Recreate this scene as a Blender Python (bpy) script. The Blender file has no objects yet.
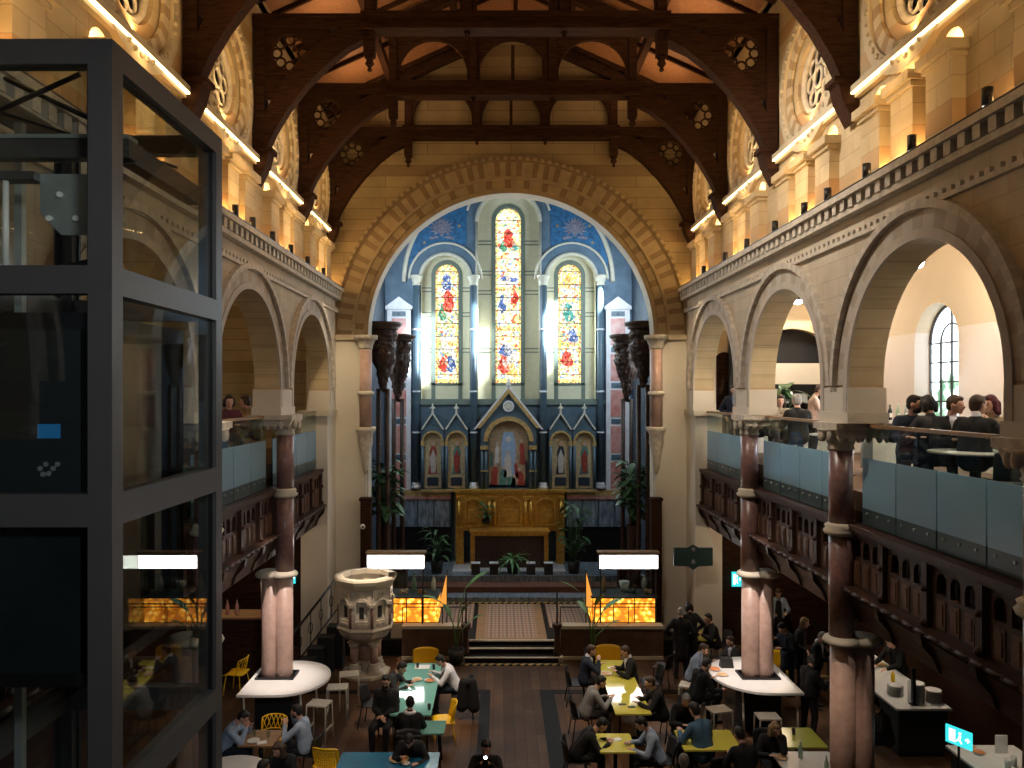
import bpy, bmesh, math, random
from mathutils import Vector, Matrix
random.seed(7)
PI = math.pi
sc = bpy.context.scene
col = sc.collection
H = 6.9          # eye height above the nave floor
CX = -0.3        # the camera stands a little left of the nave's axis
F = 770.0
def P(px, py, Y):
    return Vector((CX + (px-500)*Y/F, Y, H + (394-py)*Y/F))
def G(px, py, Z):
    Y = F*(H-Z)/(py-394)
    return Vector((CX + (px-500)*Y/F, Y, Z))

# ------------------------------------------------------------ materials
MATS = {}
def new_mat(name):
    m = bpy.data.materials.new(name); m.use_nodes = True
    nt = m.node_tree; nt.nodes.clear()
    out = nt.nodes.new('ShaderNodeOutputMaterial')
    MATS[name] = m
    return m, nt, out
def N(nt, t, **kw):
    n = nt.nodes.new(t)
    for k, v in kw.items():
        if k in n.inputs.keys(): n.inputs[k].default_value = v
        else: setattr(n, k, v)
    return n
def c4(c): return (c[0], c[1], c[2], 1)
def ramp(nt, stops, mode='LINEAR'):
    r = nt.nodes.new('ShaderNodeValToRGB'); r.color_ramp.interpolation = mode
    el = r.color_ramp.elements
    el[0].position = stops[0][0]; el[0].color = c4(stops[0][1])
    el[1].position = stops[-1][0]; el[1].color = c4(stops[-1][1])
    for p, c in stops[1:-1]:
        e = el.new(p); e.color = c4(c)
    return r
def pmat(name, c, rough=.6, metal=0, var=.15, scale=6, bump=0, spec=.5, c2=None, stretch=None, coat=0):
    """painted / plain surface with a little procedural mottling"""
    m, nt, out = new_mat(name)
    b = N(nt, 'ShaderNodeBsdfPrincipled', Roughness=rough, Metallic=metal)
    b.inputs['Specular IOR Level'].default_value = spec
    b.inputs['Coat Weight'].default_value = coat
    tc = N(nt, 'ShaderNodeTexCoord'); mp = N(nt, 'ShaderNodeMapping')
    if stretch: mp.inputs['Scale'].default_value = stretch
    nz = N(nt, 'ShaderNodeTexNoise', Scale=scale, Detail=4.0)
    c2 = c2 or tuple(x*(1-var*2) for x in c)
    r = ramp(nt, [(.3, c2), (.7, c)])
    L = nt.links.new
    L(tc.outputs['Object'], mp.inputs[0]); L(mp.outputs[0], nz.inputs['Vector'])
    L(nz.outputs[0], r.inputs[0]); L(r.outputs[0], b.inputs['Base Color'])
    if bump:
        bp = N(nt, 'ShaderNodeBump', Strength=bump, Distance=.02); L(nz.outputs[0], bp.inputs['Height']); L(bp.outputs[0], b.inputs['Normal'])
    L(b.outputs[0], out.inputs[0])
    return m
def blockmat(name, ax, c1, c2, band, mortar, bw=.55, bh=.27, bandp=.72, rough=.85):
    """coursed stone: blocks of two tones, whole courses sometimes of a third"""
    m, nt, out = new_mat(name); L = nt.links.new
    b = N(nt, 'ShaderNodeBsdfPrincipled', Roughness=rough)
    g = N(nt, 'ShaderNodeNewGeometry'); s = N(nt, 'ShaderNodeSeparateXYZ'); cb = N(nt, 'ShaderNodeCombineXYZ')
    L(g.outputs['Position'], s.inputs[0])
    L(s.outputs[1 if ax == 'x' else 0], cb.inputs[0]); L(s.outputs[2], cb.inputs[1])
    br = N(nt, 'ShaderNodeTexBrick', Scale=1.0)
    br.inputs['Color1'].default_value = c4(c1); br.inputs['Color2'].default_value = c4(c2); br.inputs['Mortar'].default_value = c4(mortar)
    br.inputs['Mortar Size'].default_value = .006; br.inputs['Brick Width'].default_value = bw; br.inputs['Row Height'].default_value = bh
    L(cb.outputs[0], br.inputs[0])
    dv = N(nt, 'ShaderNodeMath', operation='DIVIDE'); dv.inputs[1].default_value = bh; L(s.outputs[2], dv.inputs[0])
    fl = N(nt, 'ShaderNodeMath', operation='FLOOR'); L(dv.outputs[0], fl.inputs[0])
    wn = N(nt, 'ShaderNodeTexWhiteNoise', noise_dimensions='1D'); L(fl.outputs[0], wn.inputs['W'])
    gt = N(nt, 'ShaderNodeMath', operation='GREATER_THAN'); gt.inputs[1].default_value = bandp; L(wn.outputs[0], gt.inputs[0])
    nz = N(nt, 'ShaderNodeTexNoise', Scale=1.7, Detail=5.0); L(g.outputs['Position'], nz.inputs['Vector'])
    ml = N(nt, 'ShaderNodeMath', operation='MULTIPLY'); L(gt.outputs[0], ml.inputs[0]); L(nz.outputs[0], ml.inputs[1])
    mx = N(nt, 'ShaderNodeMixRGB'); mx.inputs[2].default_value = c4(band); L(ml.outputs[0], mx.inputs[0]); L(br.outputs[0], mx.inputs[1])
    m2 = N(nt, 'ShaderNodeMixRGB', blend_type='MULTIPLY'); m2.inputs[0].default_value = .5
    r = ramp(nt, [(.3, (.55, .52, .48)), (.7, (1, 1, 1))]); L(nz.outputs[0], r.inputs[0]); L(mx.outputs[0], m2.inputs[1]); L(r.outputs[0], m2.inputs[2])
    L(m2.outputs[0], b.inputs['Base Color'])
    bp = N(nt, 'ShaderNodeBump', Strength=.25, Distance=.02); L(br.outputs['Fac'], bp.inputs['Height']); bp.invert = True; L(bp.outputs[0], b.inputs['Normal'])
    L(b.outputs[0], out.inputs[0]); return m
def emat(name, c, s):
    m, nt, out = new_mat(name); e = N(nt, 'ShaderNodeEmission', Strength=s); e.inputs[0].default_value = c4(c)
    nt.links.new(e.outputs[0], out.inputs[0]); return m
def glassmat(name, tint=(.9, .95, .95), refl=1.5, rough=.0, haze=None):
    """thin pane: tinted see-through with fresnel mirror; haze=(colour, amount) adds a frosted film"""
    m, nt, out = new_mat(name); L = nt.links.new
    t = N(nt, 'ShaderNodeBsdfTransparent'); t.inputs[0].default_value = c4(tint)
    g = N(nt, 'ShaderNodeBsdfGlossy', Roughness=rough); lw = N(nt, 'ShaderNodeLayerWeight'); pw = N(nt, 'ShaderNodeMath', operation='POWER'); pw.inputs[1].default_value = 4.0
    f = N(nt, 'ShaderNodeMapRange'); f.inputs[3].default_value = (refl-1)**2/(refl+1)**2; f.inputs[4].default_value = .65; L(lw.outputs['Facing'], pw.inputs[0]); L(pw.outputs[0], f.inputs[0])
    mx = N(nt, 'ShaderNodeMixShader'); L(f.outputs[0], mx.inputs[0])
    if haze:
        d = N(nt, 'ShaderNodeBsdfDiffuse'); d.inputs[0].default_value = c4(haze[0])
        tr = N(nt, 'ShaderNodeBsdfTranslucent'); tr.inputs[0].default_value = c4(haze[0])
        a = N(nt, 'ShaderNodeMixShader'); a.inputs[0].default_value = .5; L(d.outputs[0], a.inputs[1]); L(tr.outputs[0], a.inputs[2])
        h = N(nt, 'ShaderNodeMixShader'); h.inputs[0].default_value = haze[1]; L(t.outputs[0], h.inputs[1]); L(a.outputs[0], h.inputs[2])
        L(h.outputs[0], mx.inputs[1])
    else: L(t.outputs[0], mx.inputs[1])
    L(g.outputs[0], mx.inputs[2]); L(mx.outputs[0], out.inputs[0]); return m
def woodmat(name, c, c2, rough=.45, scale=(1, 8, 8), spec=.5):
    return pmat(name, c, rough, c2=c2, scale=3, stretch=scale, spec=spec, bump=.1)

# ------------------------------------------------------------ mesh builder
class MB:
    def __init__(s): s.v = []; s.f = []; s.m = []; s.sm = []
    def add(s, vs, fs, mi=0, smooth=False):
        o = len(s.v); s.v += [tuple(p) for p in vs]
        for f in fs: s.f.append(tuple(i+o for i in f)); s.m.append(mi); s.sm.append(smooth)
        return s
    def box(s, a, b, mi=0, M=None):
        x0, y0, z0 = a; x1, y1, z1 = b
        vs = [Vector(p) for p in ((x0,y0,z0),(x1,y0,z0),(x1,y1,z0),(x0,y1,z0),(x0,y0,z1),(x1,y0,z1),(x1,y1,z1),(x0,y1,z1))]
        if M: vs = [M @ p for p in vs]
        return s.add(vs, [(0,3,2,1),(4,5,6,7),(0,1,5,4),(1,2,6,5),(2,3,7,6),(3,0,4,7)], mi)
    def cbox(s, c, d, mi=0, M=None):
        return s.box([c[i]-d[i]/2 for i in range(3)], [c[i]+d[i]/2 for i in range(3)], mi, M)
    def cyl(s, p0, p1, r0, r1=None, n=16, mi=0, caps=True, smooth=True):
        p0 = Vector(p0); p1 = Vector(p1); r1 = r0 if r1 is None else r1
        d = (p1-p0).normalized(); a = d.orthogonal().normalized(); b = d.cross(a)
        vs = []
        for p, r in ((p0, r0), (p1, r1)):
            for i in range(n):
                t = 2*PI*i/n; vs.append(p + (a*math.cos(t)+b*math.sin(t))*r)
        s.add(vs, [(i, (i+1) % n, n+(i+1) % n, n+i) for i in range(n)], mi, smooth)
        if caps: s.add(vs, [tuple(range(n-1, -1, -1)), tuple(range(n, 2*n))], mi)
        return s
    def lathe(s, c, prof, n=20, mi=0, smooth=True, sx=1, sy=1, rot=0, arc=None):
        vs = []; a0, a1 = arc or (0, 2*PI); full = arc is None; k = n if full else n+1
        for r, z in prof:
            for i in range(k):
                t = rot + a0 + (a1-a0)*i/n; vs.append((c[0]+r*math.cos(t)*sx, c[1]+r*math.sin(t)*sy, c[2]+z))
        fs = []
        for j in range(len(prof)-1):
            for i in range(n):
                i2 = (i+1) % k if full else i+1
                fs.append((j*k+i, j*k+i2, (j+1)*k+i2, (j+1)*k+i))
        s.add(vs, fs, mi, smooth)
        if full:
            if prof[0][0] > 1e-4: s.add(vs[:k], [tuple(range(k-1, -1, -1))], mi)
            if prof[-1][0] > 1e-4: s.add(vs[-k:], [tuple(range(k))], mi)
        return s
    def sph(s, c, r, n=14, mi=0, M=None):
        r = (r, r, r) if isinstance(r, (int, float)) else r
        m = max(6, n//2+1); vs = []; fs = []
        for j in range(1, m):
            ph = PI*j/m
            for i in range(n):
                t = 2*PI*i/n; vs.append(Vector((r[0]*math.sin(ph)*math.cos(t), r[1]*math.sin(ph)*math.sin(t), r[2]*math.cos(ph))))
        vs.append(Vector((0, 0, r[2]))); vs.append(Vector((0, 0, -r[2]))); a = len(vs)-2; b = a+1
        for j in range(m-2):
            for i in range(n): fs.append((j*n+i, (j+1)*n+i, (j+1)*n+(i+1) % n, j*n+(i+1) % n))
        for i in range(n): fs.append((a, i, (i+1) % n)); fs.append((b, (m-2)*n+(i+1) % n, (m-2)*n+i))
        if M: vs = [M @ p for p in vs]
        c = Vector(c); return s.add([p+c for p in vs], fs, mi, True)
    def cap(s, p0, p1, r0, r1=None, n=12):
        r1 = r0 if r1 is None else r1
        if (Vector(p1)-Vector(p0)).length > 1e-5: s.cyl(p0, p1, r0, r1, n)
        s.sph(p0, r0, n); s.sph(p1, r1, n); return s
    def tube(s, pts, r, n=8, mi=0, close=False):
        pts = [Vector(p) for p in pts]; k = len(pts); vs = []
        prev = None
        for i, p in enumerate(pts):
            q0 = pts[(i-1) % k] if (i or close) else p; q1 = pts[(i+1) % k] if (i < k-1 or close) else p
            d = (q1-q0).normalized()
            a = d.orthogonal().normalized() if prev is None else (prev - d*prev.dot(d)).normalized()
            prev = a; b = d.cross(a); rr = r[i] if isinstance(r, (list, tuple)) else r
            for j in range(n):
                t = 2*PI*j/n; vs.append(p+(a*math.cos(t)+b*math.sin(t))*rr)
        fs = []
        for i in range(k if close else k-1):
            i2 = (i+1) % k
            for j in range(n): fs.append((i*n+j, i*n+(j+1) % n, i2*n+(j+1) % n, i2*n+j))
        s.add(vs, fs, mi, True)
        if not close: s.add(vs, [tuple(range(n-1, -1, -1)), tuple(range((k-1)*n, k*n))], mi)
        return s
    def prism(s, poly, ax, d0, d1, mi=0, mi_side=None):
        """poly of (u,z) [ax x: u=Y, ax y: u=X, ax z: (x,y)] pushed from d0 to d1"""
        def V(u, w, d): return (d, u, w) if ax == 'x' else (u, d, w) if ax == 'y' else (u, w, d)
        n = len(poly); vs = [V(u, w, d0) for u, w in poly]+[V(u, w, d1) for u, w in poly]
        s.add(vs, [tuple(range(n)), tuple(range(2*n-1, n-1, -1))], mi)
        s.add(vs, [(i, n+i, n+(i+1) % n, (i+1) % n) for i in range(n)], mi if mi_side is None else mi_side)
        return s
    def ring(s, ax, uc, zc, r0, r1, d0, d1, a0=0, a1=PI, n=24, mis=(0,), ev=1.0):
        """blocks of a ring in a wall plane; mis cycles the materials"""
        def V(r, t, d):
            u = uc+r*math.cos(t); z = zc+r*math.sin(t)*ev
            return (d, u, z) if ax == 'x' else (u, d, z)
        for i in range(n):
            t0 = a0+(a1-a0)*i/n; t1 = a0+(a1-a0)*(i+1)/n
            vs = [V(r0,t0,d0),V(r1,t0,d0),V(r1,t1,d0),V(r0,t1,d0),V(r0,t0,d1),V(r1,t0,d1),V(r1,t1,d1),V(r0,t1,d1)]
            fs = [(0,1,2,3),(7,6,5,4),(1,5,6,2),(3,7,4,0)]
            if i == 0 and abs(a1-a0) < 2*PI-.01: fs.append((0,4,5,1))
            if i == n-1 and abs(a1-a0) < 2*PI-.01: fs.append((2,6,7,3))
            s.add(vs, fs, mis[i % len(mis)])
        return s
    def arcwall(s, ax, p0, p1, u0, u1, z0, z1, ops, n=24, mi=0, mij=None):
        """wall with arched ('a') or round ('c') openings (ua,ub,zb,zs,kind)"""
        mij = mi if mij is None else mij
        def V(u, p, z): return (p, u, z) if ax == 'x' else (u, p, z)
        def q(a, b, c, d, m): s.add([a, b, c, d], [(0, 1, 2, 3)], m)
        def both(ua, za, ub, zb_, uc_, zc_, ud, zd):
            for p in (p0, p1): q(V(ua,p,za), V(ub,p,zb_), V(uc_,p,zc_), V(ud,p,zd), mi)
        cur = u0
        for (ua, ub, zb, zs, kd) in sorted(ops):
            if ua > cur+1e-6: both(cur, z0, ua, z0, ua, z1, cur, z1)
            r = (ub-ua)/2; uc = (ua+ub)/2
            us = [uc - r*math.cos(PI*k/n) for k in range(n+1)]
            if kd == 'g': tp = [zs + (1-abs(u-uc)/r)*r*1.1 for u in us]
            else: tp = [zs + r*math.sin(PI*k/n) for k in range(n+1)]
            bt = [zb]*(n+1) if kd != 'c' else [zs - r*math.sin(PI*k/n) for k in range(n+1)]
            for k in range(n):
                both(us[k], tp[k], us[k+1], tp[k+1], us[k+1], z1, us[k], z1)
                if bt[k] > z0+1e-6 or bt[k+1] > z0+1e-6: both(us[k], z0, us[k+1], z0, us[k+1], bt[k+1], us[k], bt[k])
                q(V(us[k],p0,tp[k]), V(us[k],p1,tp[k]), V(us[k+1],p1,tp[k+1]), V(us[k+1],p0,tp[k+1]), mij)
                if bt[k] > z0+1e-6 or bt[k+1] > z0+1e-6: q(V(us[k],p0,bt[k]), V(us[k+1],p0,bt[k+1]), V(us[k+1],p1,bt[k+1]), V(us[k],p1,bt[k]), mij)
            if kd != 'c':
                q(V(ua,p0,zb), V(ua,p1,zb), V(ua,p1,zs), V(ua,p0,zs), mij)
                q(V(ub,p0,zb), V(ub,p0,zs), V(ub,p1,zs), V(ub,p1,zb), mij)
            cur = ub
        if cur < u1-1e-6: both(cur, z0, u1, z0, u1, z1, cur, z1)
        q(V(u0,p0,z0),V(u0,p1,z0),V(u0,p1,z1),V(u0,p0,z1),mi); q(V(u1,p0,z0),V(u1,p0,z1),V(u1,p1,z1),V(u1,p1,z0),mi)
        q(V(u0,p0,z1),V(u1,p0,z1),V(u1,p1,z1),V(u0,p1,z1),mi)
        cur = u0
        for (ua, ub, zb, zs, kd) in sorted(ops)+[(u1, u1, 0, 0, 'a')]:
            if zb > z0+1e-3 and kd != 'c': continue
            if kd == 'c': continue
            if ua > cur+1e-6: q(V(cur,p0,z0),V(cur,p1,z0),V(ua,p1,z0),V(ua,p0,z0),mi)
            cur = ub
        return s
    def moved(s, M):
        o = MB(); o.v = [tuple(M @ Vector(p)) for p in s.v]; o.f = list(s.f); o.m = list(s.m); o.sm = list(s.sm); return o
    def join(s, o, M=None):
        k = len(s.v); s.v += [tuple(M @ Vector(p)) if M else p for p in o.v]
        s.f += [tuple(i+k for i in f) for f in o.f]; s.m += o.m; s.sm += o.sm; return s
    def build(s, name, mats, parent=None, world=False, recalc=True):
        """links the mesh; world=True: coordinates are world ones, moved into the parent's frame"""
        mats = mats if isinstance(mats, (list, tuple)) else [mats]
        vs = [Vector(p) for p in s.v]; loc = Vector((0, 0, 0))
        if parent is None:
            xs = [p.x for p in vs]; ys = [p.y for p in vs]; zs = [p.z for p in vs]
            loc = Vector(((min(xs)+max(xs))/2, (min(ys)+max(ys))/2, min(zs))); vs = [p-loc for p in vs]
        elif world:
            off = Vector((0, 0, 0)); q = parent
            while q is not None: off += q.location; q = q.parent
            vs = [p-off for p in vs]
        me = bpy.data.meshes.new(name); me.from_pydata([tuple(p) for p in vs], [], s.f)
        for m in mats: me.materials.append(MATS[m] if isinstance(m, str) else m)
        me.polygons.foreach_set('material_index', s.m); me.polygons.foreach_set('use_smooth', s.sm)
        if recalc:
            bm = bmesh.new(); bm.from_mesh(me); bmesh.ops.remove_doubles(bm, verts=bm.verts, dist=1e-5)
            bmesh.ops.recalc_face_normals(bm, faces=bm.faces); bm.to_mesh(me); bm.free()
        me.update()
        o = bpy.data.objects.new(name, me); col.objects.link(o); o.location = loc
        if parent is not None: o.parent = parent
        return o
def tag(o, label=None, cat=None, group=None, kind=None):
    if label: o['label'] = label
    if cat: o['category'] = cat
    if group: o['group'] = group
    if kind: o['kind'] = kind
    return o
def thing(name, label, cat, loc=(0,0,0), rz=0, group=None, kind=None):
    o = bpy.data.objects.new(name, None); col.objects.link(o); o.location = loc; o.rotation_euler = (0, 0, rz); o.empty_display_size = .1
    return tag(o, label, cat, group, kind)
def struct(mb, name, mats, label, cat='wall'):
    return tag(mb.build(name, mats), label, cat, kind='structure')
KIDS = {}
def copy_tree(o, parent=None):
    c = o.copy(); col.objects.link(c)
    if parent is not None: c.parent = parent
    for ch in [x for x in bpy.data.objects if x.parent == o]: copy_tree(ch, c)
    return c
def clone(o, loc, rz, label, group=None):
    c = copy_tree(o); c.location = loc; c.rotation_euler = (0, 0, rz); c['label'] = label
    if group: c['group'] = group
    return c
def light(kind, name, loc, e, c=(1,1,1), **kw):
    d = bpy.data.lights.new(name, kind); d.energy = e; d.color = c
    o = bpy.data.objects.new(name, d); col.objects.link(o); o.location = loc
    tgt = kw.pop('target', None)
    for k, v in kw.items(): setattr(d, k, v)
    if tgt is not None: o.rotation_euler = (Vector(tgt)-Vector(loc)).to_track_quat('-Z', 'Y').to_euler()
    return o
# ------------------------------------------------------------ the materials
ST1=(.62,.50,.31); ST2=(.54,.42,.25); BND=(.50,.27,.11); MOR=(.40,.31,.19)
blockmat('stone_side','x',ST1,ST2,BND,MOR)
blockmat('stone_end','y',(.44,.34,.19),(.37,.28,.15),(.20,.12,.06),(.13,.09,.05),bandp=.6,bw=2.3,bh=.30)
blockmat('stone_grey','x',(.58,.50,.38),(.52,.44,.33),(.50,.34,.18),(.42,.36,.27),bandp=.7)
pmat('ashlar',(.62,.55,.43),.8,var=.08,scale=2)
pmat('plaster',(.66,.60,.50),.85,var=.05,scale=1)
pmat('plaster_warm',(.60,.47,.30),.85,var=.06,scale=1)
pmat('carved_stone',(.62,.55,.45),.8,var=.15,scale=9,bump=.5)
pmat('voussoir_pale',(.60,.50,.34),.85,var=.08,scale=4)
pmat('voussoir_buff',(.42,.30,.17),.85,var=.08,scale=4)
pmat('voussoir_tan',(.42,.35,.27),.85,var=.08,scale=4)
pmat('voussoir_dim',(.42,.33,.20),.85,var=.12,scale=4); pmat('voussoir_umber',(.27,.19,.105),.85,var=.12,scale=4)
pmat('voussoir_grey',(.50,.44,.37),.85,var=.08,scale=4)
pmat('pink_granite',(.25,.135,.12),.32,c2=(.16,.085,.078),scale=14)
pmat('pink_pier',(.50,.34,.28),.4,c2=(.42,.27,.215),scale=9)
pmat('red_marble',(.50,.16,.13),.3,c2=(.62,.36,.32),scale=5)
pmat('white_marble',(.74,.74,.76),.35,c2=(.6,.6,.64),scale=5)
woodmat('dark_wood',(.060,.028,.016),(.024,.011,.007),.75,spec=.06)
woodmat('parapet_wood',(.07,.034,.022),(.03,.014,.009),.5,spec=.3)
woodmat('parapet_panel',(.14,.07,.037),(.08,.036,.02),.5,spec=.3)
woodmat('roof_wood',(.36,.17,.075),(.24,.11,.045),.6)
woodmat('oak',(.33,.20,.10),(.2,.11,.05))
pmat('blue_slate',(.085,.135,.175),.4,var=.12,scale=4)
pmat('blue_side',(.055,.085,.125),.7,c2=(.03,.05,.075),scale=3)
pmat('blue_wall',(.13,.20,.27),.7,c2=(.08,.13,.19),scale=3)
pmat('blue_star',(.035,.19,.40),.6,c2=(.02,.08,.19),scale=7)
pmat('green_frame',(.16,.20,.17),.6,var=.1)
pmat('cream_panel',(.70,.66,.48),.6,var=.05)
pmat('cream_rib',(.66,.62,.50),.6,var=.08)
pmat('silver_paint',(.34,.36,.42),.5,c2=(.12,.08,.13),scale=20)
pmat('gold',(.75,.44,.09),.38,metal=.55,c2=(.50,.26,.04),scale=9)
pmat('gold_paint',(.62,.42,.16),.5,metal=.2,c2=(.36,.22,.08),scale=10)
pmat('carved_wood',(.11,.055,.035),.45,c2=(.02,.012,.01),scale=16,bump=1.0)
pmat('steel_dark',(.085,.082,.080),.45,metal=.5,var=.05,scale=2)
pmat('black_metal',(.012,.012,.014),.4,metal=.4,var=.05)
pmat('steel_plate',(.42,.46,.45),.35,metal=.6,var=.1,scale=3)
pmat('lift_dark',(.012,.018,.020),.25,var=.1,scale=2)
pmat('sticker_blue',(.02,.22,.55),.5,var=.02)
pmat('yellow_plastic',(.95,.58,.012),.4,var=.04)
pmat('yellow_table',(.72,.64,.10),.08,var=.04,scale=3,coat=.3)
pmat('teal_table',(.20,.50,.44),.08,var=.05,scale=3,coat=.3)
pmat('blue_table',(.02,.16,.30),.14,var=.1,scale=3,coat=.3)
pmat('olive_table',(.40,.42,.06),.2,var=.04,scale=3)
pmat('white_top',(.80,.78,.74),.3,var=.03)
pmat('stool_white',(.72,.66,.56),.4,var=.05)
pmat('dark_grey',(.018,.018,.02),.6,var=.1)
pmat('counter_dark',(.018,.03,.033),.35,var=.15)
pmat('leaf',(.045,.13,.035),.45,c2=(.02,.06,.02),scale=8)
pmat('leaf_pale',(.14,.30,.10),.45,c2=(.07,.18,.05),scale=8)
pmat('pot_black',(.02,.02,.02),.5,var=.1)
pmat('ceramic',(.78,.76,.72),.25,var=.03)
pmat('orange_cloth',(.85,.33,.03),.7,var=.08)
pmat('red_carpet',(.17,.065,.04),.9,var=.15)
pmat('food',(.75,.38,.12),.6,c2=(.55,.10,.04),scale=40)
pmat('bread',(.72,.45,.22),.7,var=.15,scale=20)
pmat('mustard',(.85,.55,.02),.35,var=.02)
pmat('green_bottle',(.35,.5,.38),.2,var=.05)
pmat('paper',(.82,.82,.80),.7,var=.02)
pmat('shield_green',(.015,.045,.045),.5,var=.1)
pmat('skin',(.62,.36,.26),.55,var=.06); pmat('skin_dark',(.22,.11,.07),.55,var=.06)
pmat('eye_dark',(.02,.012,.01),.3,var=0)
pmat('lips',(.42,.14,.11),.5,var=0)
for nm,c in dict(hair_black=(.012,.009,.008),hair_brown=(.07,.035,.018),hair_blond=(.34,.22,.11),hair_grey=(.38,.37,.36)).items(): pmat(nm,c,.6,c2=tuple(x*.5 for x in c),scale=40,stretch=(1,1,.2))
for nm,c in dict(cl_black=(.0075,.0075,.009),cl_navy=(.012,.02,.04),cl_charcoal=(.03,.03,.034),cl_white=(.84,.85,.92),cl_blue=(.13,.22,.36),cl_paleblue=(.36,.46,.62),cl_denim=(.05,.12,.20),cl_grey=(.26,.25,.25),cl_beige=(.45,.36,.25),cl_peach=(.72,.52,.42),cl_maroon=(.10,.02,.03),cl_tan=(.42,.28,.13),cl_trouser=(.02,.021,.026)).items(): pmat(nm,c,.85,var=.12,scale=12,bump=.2)
def daypane():
    m,nt,out=new_mat('day_pane'); L=nt.links.new
    g=N(nt,'ShaderNodeNewGeometry'); s_=N(nt,'ShaderNodeSeparateXYZ'); L(g.outputs['Position'],s_.inputs[0])
    nz=N(nt,'ShaderNodeTexNoise',Scale=3.5,Detail=5.0); L(g.outputs['Position'],nz.inputs['Vector'])
    a=N(nt,'ShaderNodeMapRange'); a.inputs[1].default_value=6.0; a.inputs[2].default_value=8.6; a.inputs[3].default_value=.20; a.inputs[4].default_value=-.12; L(s_.outputs[2],a.inputs[0])
    b=N(nt,'ShaderNodeMath',operation='ADD'); L(nz.outputs[0],b.inputs[0]); L(a.outputs[0],b.inputs[1])
    r=ramp(nt,[(.50,(.80,.92,1)),(.58,(.30,.42,.34)),(.66,(.08,.16,.1))]); L(b.outputs[0],r.inputs[0])
    e=N(nt,'ShaderNodeEmission',Strength=3.6); L(r.outputs[0],e.inputs[0]); L(e.outputs[0],out.inputs[0])
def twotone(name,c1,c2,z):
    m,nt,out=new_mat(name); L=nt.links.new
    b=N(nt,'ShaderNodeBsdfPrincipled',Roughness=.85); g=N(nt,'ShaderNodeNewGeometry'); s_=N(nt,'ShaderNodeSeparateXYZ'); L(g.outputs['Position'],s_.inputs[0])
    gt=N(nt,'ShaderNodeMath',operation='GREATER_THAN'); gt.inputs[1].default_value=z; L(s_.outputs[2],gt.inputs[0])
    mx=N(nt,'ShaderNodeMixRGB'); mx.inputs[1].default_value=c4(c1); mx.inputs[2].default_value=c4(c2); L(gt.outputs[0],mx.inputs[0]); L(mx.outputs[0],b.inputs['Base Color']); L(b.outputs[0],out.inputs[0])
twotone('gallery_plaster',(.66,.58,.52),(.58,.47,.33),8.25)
emat('led_warm',(1,.74,.36),5); emat('lamp_white',(1,.93,.82),90); emat('lightbox',(1,.97,.93),11)
emat('spot_lens',(1,.9,.75),30); emat('screen_cyan',(.04,.60,.62),1.3); emat('exit_white',(.7,1,.97),2.2); emat('screen_blue',(.15,.45,.5),1.2)
emat('phone_light',(1,1,1),25)
daypane()
glassmat('glass_clear',(.86,.93,.92),1.35); glassmat('lift_glass',(.90,.92,.90),1.45); glassmat('lift_dark_glass',(.10,.13,.12),1.4)
glassmat('glass_frost',(.35,.45,.5),1.4,.25,haze=((.42,.62,.76),.85))
glassmat('glass_strip',(.2,.27,.28),1.4,.3,haze=((.09,.14,.15),.85))
def plankmat(name,c1,c2,ax='x',w=.14,rough=.35,length=1.2):
    m,nt,out=new_mat(name); L=nt.links.new
    b=N(nt,'ShaderNodeBsdfPrincipled',Roughness=rough); b.inputs['Specular IOR Level'].default_value=.18; g=N(nt,'ShaderNodeNewGeometry'); s=N(nt,'ShaderNodeSeparateXYZ'); cb=N(nt,'ShaderNodeCombineXYZ')
    L(g.outputs['Position'],s.inputs[0]); L(s.outputs[1],cb.inputs[0]); L(s.outputs[0],cb.inputs[1])
    br=N(nt,'ShaderNodeTexBrick',Scale=1.0); br.inputs['Color1'].default_value=c4(c1); br.inputs['Color2'].default_value=c4(c2); br.inputs['Mortar'].default_value=(.01,.008,.006,1)
    br.inputs['Mortar Size'].default_value=.004; br.inputs['Brick Width'].default_value=length; br.inputs['Row Height'].default_value=w
    L(cb.outputs[0],br.inputs[0])
    nz=N(nt,'ShaderNodeTexNoise',Scale=1.2,Detail=6.0); L(g.outputs['Position'],nz.inputs['Vector'])
    r=ramp(nt,[(.3,(.5,.5,.5)),(.7,(1,1,1))]); L(nz.outputs[0],r.inputs[0])
    mx=N(nt,'ShaderNodeMixRGB',blend_type='MULTIPLY'); mx.inputs[0].default_value=1; L(br.outputs[0],mx.inputs[1]); L(r.outputs[0],mx.inputs[2])
    L(mx.outputs[0],b.inputs['Base Color']); L(b.outputs[0],out.inputs[0]); return m
plankmat('floor_wood',(.17,.088,.045),(.10,.05,.026),w=.22,rough=.5,length=2.4)
pmat('floor_dark',(.014,.012,.011),.55,var=.1,spec=.15)
STD=[(0,(1,.80,.30)),(.2,(1,.97,.75)),(.44,(.92,1,.85)),(.58,(.95,.62,.2)),(.66,(.72,.16,.08)),(.72,(1,.95,.75)),(.84,(.25,.42,.25)),(.90,(.25,.36,.6)),(.95,(.9,.95,1))]
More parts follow.
